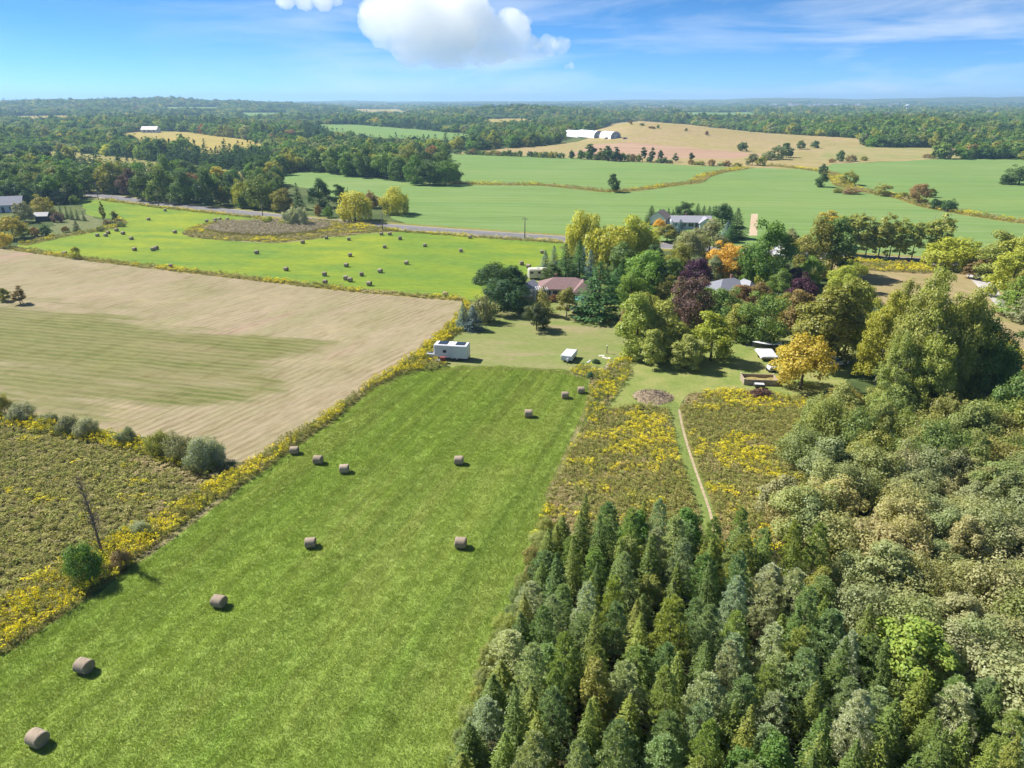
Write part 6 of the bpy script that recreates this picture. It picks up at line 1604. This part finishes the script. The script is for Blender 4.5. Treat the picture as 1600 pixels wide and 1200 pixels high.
def car(c, rz, label, paint, pickup=False, name='parked_car'):
    e = empty(name, c, rz); tag(e, label, 'pickup' if pickup else 'car')
    side = [(-2.2, 0.35), (-2.25, 0.75), (-2.05, 0.98), (-1.35, 1.02), (1.05, 1.0), (2.0, 0.86), (2.2, 0.62), (2.2, 0.35)]
    w = 0.88; n = len(side)
    V = [(x, -w, z) for x, z in side] + [(x, w, z) for x, z in side]
    link('body', new_mesh('body', V, [tuple(range(n)), tuple(reversed(range(n, 2 * n)))] + [((i + 1) % n, i, n + i, n + (i + 1) % n) for i in range(n)], paint), e)
    cab = [(-0.1, 1.0), (0.05, 1.5), (0.75, 1.52), (1.25, 1.0)] if pickup else [(-1.75, 1.0), (-1.35, 1.42), (0.25, 1.46), (1.05, 1.0)]
    wb, wt_ = 0.84, 0.66
    V = [(x, -(wb if z < 1.1 else wt_), z) for x, z in cab] + [(x, (wb if z < 1.1 else wt_), z) for x, z in cab]
    link('windows', new_mesh('windows', V, [(0, 1, 2, 3), (7, 6, 5, 4), (1, 0, 4, 5), (3, 2, 6, 7)], M_GLASS), e)
    x0, x1 = cab[1][0] - 0.02, cab[2][0] + 0.02; z0 = max(cab[1][1], cab[2][1])
    MB().box(x0, x1, -wt_ - 0.03, wt_ + 0.03, z0, z0 + 0.06).build('roof', paint, e)
    if pickup: MB().box(-2.1, -0.25, -0.74, 0.74, 1.03, 1.05).build('cargo_bed', M_DARK, e)
    for x in (-1.35, 1.35):
        for y in (-0.84, 0.84): wheel(e, x, y, 0.33)
    for y in (-0.62, 0.62): MB().box(2.18, 2.24, y - 0.16, y + 0.16, 0.62, 0.78).build('headlight', M_STEEL, e)


c = at(1304, 571); car((c[0], c[1], 0), math.radians(200), 'white pickup in the shade right of the golden tree', M_WHITE, True, 'pickup_truck')
c = at(1208, 441); car((c[0], c[1], 0), math.radians(30), 'white car parked between the grey house and the purple trees', M_WHITE)
c = at(1214, 436); car((c[0], c[1] + 1.5, 0), math.radians(28), 'white car parked behind the other white car', M_WHITE)

# red-roofed house yard
c = at(842, 444)
e = empty('travel_trailer', (c[0], c[1] + 6, 0), math.radians(4)); tag(e, 'cream travel trailer behind the red-roofed house', 'trailer')
MB().box(-2.6, 2.6, -1.1, 1.1, 0.5, 2.7, 0, 0.3).build('body', M_CREAM, e)
for x in (-1.7, 0.2, 1.6): MB().box(x - 0.4, x + 0.4, -1.13, -1.09, 1.5, 2.05).build('window', M_GLASS, e)
MB().box(-0.4, 0.4, -0.3, 0.3, 2.7, 2.86).build('roof_vent', M_WHITE, e)
for y in (-0.95, 0.95): wheel(e, 0.2, y, 0.36)
c = at(845, 470)
e = empty('pergola', c, 0.1); tag(e, 'white pergola at the left corner of the red-roofed house', 'pergola')
for x in (-1.3, 1.3):
    for y in (0.0, 2.4): MB().box(x - 0.09, x + 0.09, y - 0.09, y + 0.09, -0.1, 2.5).build('post', M_WHITE, e)
for y in (0.0, 2.4): MB().box(-1.7, 1.7, y - 0.07, y + 0.07, 2.5, 2.66).build('beam', M_WHITE, e)
for k in range(7): MB().box(-1.5 + k * 0.5 - 0.05, -1.5 + k * 0.5 + 0.05, -0.4, 2.8, 2.665, 2.78).build('rafter', M_WHITE, e)
c = at(901, 480)
e = empty('patio_umbrella', c); tag(e, 'teal patio umbrella left of the big pine', 'umbrella')
MB().tube([(0, 0, 0), (0, 0, 2.5)], 0.03, 6).build('pole', M_STEEL, e)
V = [(0, 0, 2.6)] + [(1.5 * math.cos(k * math.pi / 4), 1.5 * math.sin(k * math.pi / 4), 2.1) for k in range(8)]
link('canopy', new_mesh('canopy', V, [(0, k + 1, (k + 1) % 8 + 1) for k in range(8)], M_TEAL), e)
c = at(901, 488)
e = empty('trampoline', c); tag(e, 'dark round trampoline under the big pine', 'trampoline')
MB().tube([(0, 0, 0.82), (0, 0, 0.86)], 1.7, 24).build('mat', M_BLACK, e)
mb = MB(); mb.tube([(1.8 * math.cos(t), 1.8 * math.sin(t), 0.86) for t in np.linspace(0, 2 * math.pi, 25)], 0.05, 5, cap=False); mb.build('frame', M_STEEL, e)
for k in range(6): MB().tube([(1.75 * math.cos(k * 1.047), 1.75 * math.sin(k * 1.047), 0), (1.75 * math.cos(k * 1.047), 1.75 * math.sin(k * 1.047), 0.85)], 0.035, 5).build('leg', M_STEEL, e)
# odds and ends on the dry lawn
c = at(948, 552); e = empty('post', c); tag(e, 'thin wooden post standing on the dry lawn', 'post'); MB().tube([(0, 0, -0.2), (0, 0, 1.3)], [0.08, 0.07], 7).build('stake', M_POLE, e); MB().box(-0.12, 0.12, -0.12, 0.12, 1.28, 1.5).build('cap', M_CREAM, e)
c = at(920, 565); e = empty('white_board', c, math.radians(62)); tag(e, 'long white board lying on the dry lawn', 'board'); MB().box(-0.75, 0.75, -0.11, 0.11, 0.01, 0.07).build('plank', M_WHITE, e)
for i, (x, y, r_) in enumerate([(940, 556, 0.1), (945, 559, -0.5), (950, 560, 0.4)]):
    c = at(x, y); e = empty('paving_slab', c, r_); tag(e, '%s of three pale slabs lying near the lawn post' % ordw(i), 'slab', 'pale slabs near the lawn post'); MB().box(-0.5, 0.5, -0.3, 0.3, 0.0, 0.06).build('slab', M_CREAM, e)
tr(931, 567, 561, 14, 'shrub', 'dark', 'low dark bush on the dry lawn beside the white board', 'shrub', lod='m')
tr(922, 591, 580, 11, 'shrub', (0.05, 0.10, 0.06), 'small dark green bush in the goldenrod at the lawn corner', 'shrub', lod='m')
for i, (x, y, s) in enumerate([(951, 572, 0.5), (955, 570, 0.38), (949, 575, 0.3)]):
    c = at(x, y); r = np.random.default_rng(i)
    V = []; 
    for a in range(5):
        for b_ in range(9):
            th_, ph_ = math.pi * a / 4, 2 * math.pi * b_ / 9; q = s * (1 + r.normal(0, 0.12))
            V.append((q * math.sin(th_) * math.cos(ph_), q * math.sin(th_) * math.sin(ph_) * 0.8, q * 0.7 * math.cos(th_) + s * 0.4))
    fs = [(a * 9 + b_, a * 9 + (b_ + 1) % 9, (a + 1) * 9 + (b_ + 1) % 9, (a + 1) * 9 + b_) for a in range(4) for b_ in range(9)]
    o = link('boulder', new_mesh('boulder', V, fs, M_CREAM, smooth=True), None, c); tag(o, '%s pale boulder in the goldenrod at the lawn corner' % ['largest', 'middle', 'smallest'][i], 'boulder', 'pale boulders at the lawn corner')


def brush(name, label, c, rx, ry, h, mats, n, seed, mound_mat, dark=None):
    e = empty(name, c); tag(e, label, 'brush pile'); r = np.random.default_rng(seed)
    V = [(0, 0, h)]; R_, S_ = 9, 28
    for i in range(1, R_ + 1):
        for k in range(S_):
            a = 2 * math.pi * k / S_; t = i / R_; q = t * (1 + 0.10 * math.sin(3 * a + seed) + 0.06 * math.sin(7 * a))
            V.append((rx * q * math.cos(a), ry * q * math.sin(a), h * (1 - t * t) * (1 + r.normal(0, 0.16)) - 0.02))
    fs = [(0, 1 + k, 1 + (k + 1) % S_) for k in range(S_)] + [(1 + (i - 1) * S_ + k, 1 + i * S_ + k, 1 + i * S_ + (k + 1) % S_, 1 + (i - 1) * S_ + (k + 1) % S_) for i in range(1, R_) for k in range(S_)]
    link('mound', new_mesh('mound', V, fs, mound_mat, smooth=True), e)
    for mi, m in enumerate(mats):
        mb = MB()
        for k in range(n // len(mats)):
            a = r.uniform(0, 6.28); t = math.sqrt(r.random()) * 0.98; x, y = rx * t * math.cos(a), ry * t * math.sin(a)
            if dark and mi == len(mats) - 1: x, y = x * 0.35 + dark[0], y * 0.35 + dark[1]
            z = h * (1 - t * t) + r.uniform(0.02, 0.22); d = r.normal(size=3) * (1, 1, 0.35); d /= np.linalg.norm(d); L = r.uniform(0.3, 0.9)
            mb.tube([(x - d[0] * L / 2, y - d[1] * L / 2, z - d[2] * L / 2), (x + d[0] * L / 2, y + d[1] * L / 2, z + d[2] * L / 2)], [0.03, 0.012], 3, cap=False)
        o = mb.build('branches', m, e); o['kind'] = 'stuff'


M_STRAW = plain('dry_stalks', (0.36, 0.28, 0.18), 0.95, 0.3, 3.0)
M_TWIG = plain('grey_twigs', (0.20, 0.165, 0.14), 0.95, 0.3, 3.0)
M_RUSTY = plain('rusty_brush', (0.16, 0.07, 0.045), 0.95, 0.3, 3.0)
c = at(1020, 621); brush('brush_pile', 'broad tan heap of dry brush on the green lawn', c, 3.1, 2.9, 0.55, [M_STRAW, M_WOOD, M_TWIG], 900, 1, M_STRAW, (0.9, 0.2))
c = at(1188, 620); brush('brush_pile', 'rusty brown brush heap below the timber box', c, 2.2, 1.2, 1.1, [M_RUSTY, M_TWIG, M_RUSTY], 700, 2, M_RUSTY)

# ------------------------------------------------------------------ cumulus cloud
def cumulus(puffs, name, label, D, density):
    """puffs: picture x, y, radius px, depth shift"""
    import bmesh
    bm = bmesh.new(); r = random.Random(3)
    for px, py, rad, dd in puffs:
        d = ray(px, py); t = (D + dd) / math.hypot(d[0], d[1]); c = Vector((d[0] * t, d[1] * t, CAMH + d[2] * t)); R_ = rad * (D / F) * 1.02
        res = bmesh.ops.create_icosphere(bm, subdivisions=3, radius=R_)
        for v in res['verts']: v.co = v.co + c
    me = bpy.data.meshes.new(name); bm.to_mesh(me); bm.free()
    o = link(name, me); tag(o, label, 'cloud', None, 'stuff')
    m = bpy.data.materials.new('cloud_vapour'); m.use_nodes = True; n = m.node_tree.nodes; n.clear()
    out = n.new('ShaderNodeOutputMaterial'); v = n.new('ShaderNodeVolumePrincipled'); m.node_tree.links.new(v.outputs[0], out.inputs['Volume'])
    v.inputs['Color'].default_value = (0.999, 0.999, 1.0, 1); v.inputs['Density'].default_value = density; v.inputs['Anisotropy'].default_value = 0.4
    me.materials.append(m)
    rm = o.modifiers.new('merge', 'REMESH'); rm.mode = 'VOXEL'; rm.voxel_size = 11.0
    for i, (sz, st) in enumerate(((120, 42), (55, 30), (24, 14))):
        tx = bpy.data.textures.new('cloud_%d' % i, 'CLOUDS'); tx.noise_scale = sz; tx.noise_depth = 2
        dm = o.modifiers.new('billow', 'DISPLACE'); dm.texture = tx; dm.strength = st; dm.mid_level = 0.5; dm.texture_coords = 'GLOBAL'
    return o


PUFFS = [(598, 30, 33, 0), (630, 12, 42, 60), (668, 36, 48, -40), (640, 62, 32, 0), (704, 10, 40, 60), (732, 26, 34, -40), (700, 58, 38, -60), (748, 58, 32, 0), (640, 82, 20, -60), (680, 84, 20, -60), (715, 86, 19, -30), (772, 68, 28, 0), (797, 46, 28, -20), (806, 66, 24, 0), (745, 88, 15, 0), (770, 90, 12, 0), (828, 74, 16, 0), (856, 71, 15, 0), (880, 71, 12, 0), (842, 80, 10, 0), (600, 52, 22, 0), (656, 96, 9, 0), (690, 97, 10, 0), (725, 98, 9, 0)]
_r = random.Random(8)
for (x, y, r_, d_) in list(PUFFS):                       # cauliflower heads round the main billows
    for k in range(int(r_ / 3)):
        a_ = _r.uniform(-2.9, 0.25); q = r_ * _r.uniform(0.72, 0.95)
        PUFFS.append((x + q * math.cos(a_), y + q * math.sin(a_), r_ * _r.uniform(0.22, 0.4), d_ + _r.uniform(-200, 120)))
cumulus(PUFFS, 'cumulus_cloud', 'bright white cumulus cloud high over the middle of the country', 6000, 0.0040)
cumulus([(445, -4, 14, 0), (475, 0, 13, 0), (505, -2, 15, 0), (525, 2, 7, 0)], 'cumulus_cloud', 'sliver of white cloud at the top edge, left of the big one', 7500, 0.006)
cumulus([(893, 102, 6, 0), (884, 105, 4, 0)], 'cumulus_cloud', 'tiny white puff below the right end of the big cloud', 6500, 0.008)

# ------------------------------------------------------------------ haze
HZ = MB().box(-15500, 15500, -3000, 15500, -12.0, 150.0).build('haze', None)
mh = bpy.data.materials.new('air_haze'); mh.use_nodes = True; nh = mh.node_tree.nodes; nh.clear()
oh = nh.new('ShaderNodeOutputMaterial'); vh = nh.new('ShaderNodeVolumePrincipled'); mh.node_tree.links.new(vh.outputs[0], oh.inputs['Volume'])
vh.inputs['Color'].default_value = (0.42, 0.66, 1.0, 1); vh.inputs['Density'].default_value = 1.35e-4; vh.inputs['Anisotropy'].default_value = 0.2
HZ.data.materials.clear(); HZ.data.materials.append(mh)
tag(HZ, 'thin blue haze over the distant country', 'haze', None, 'stuff')
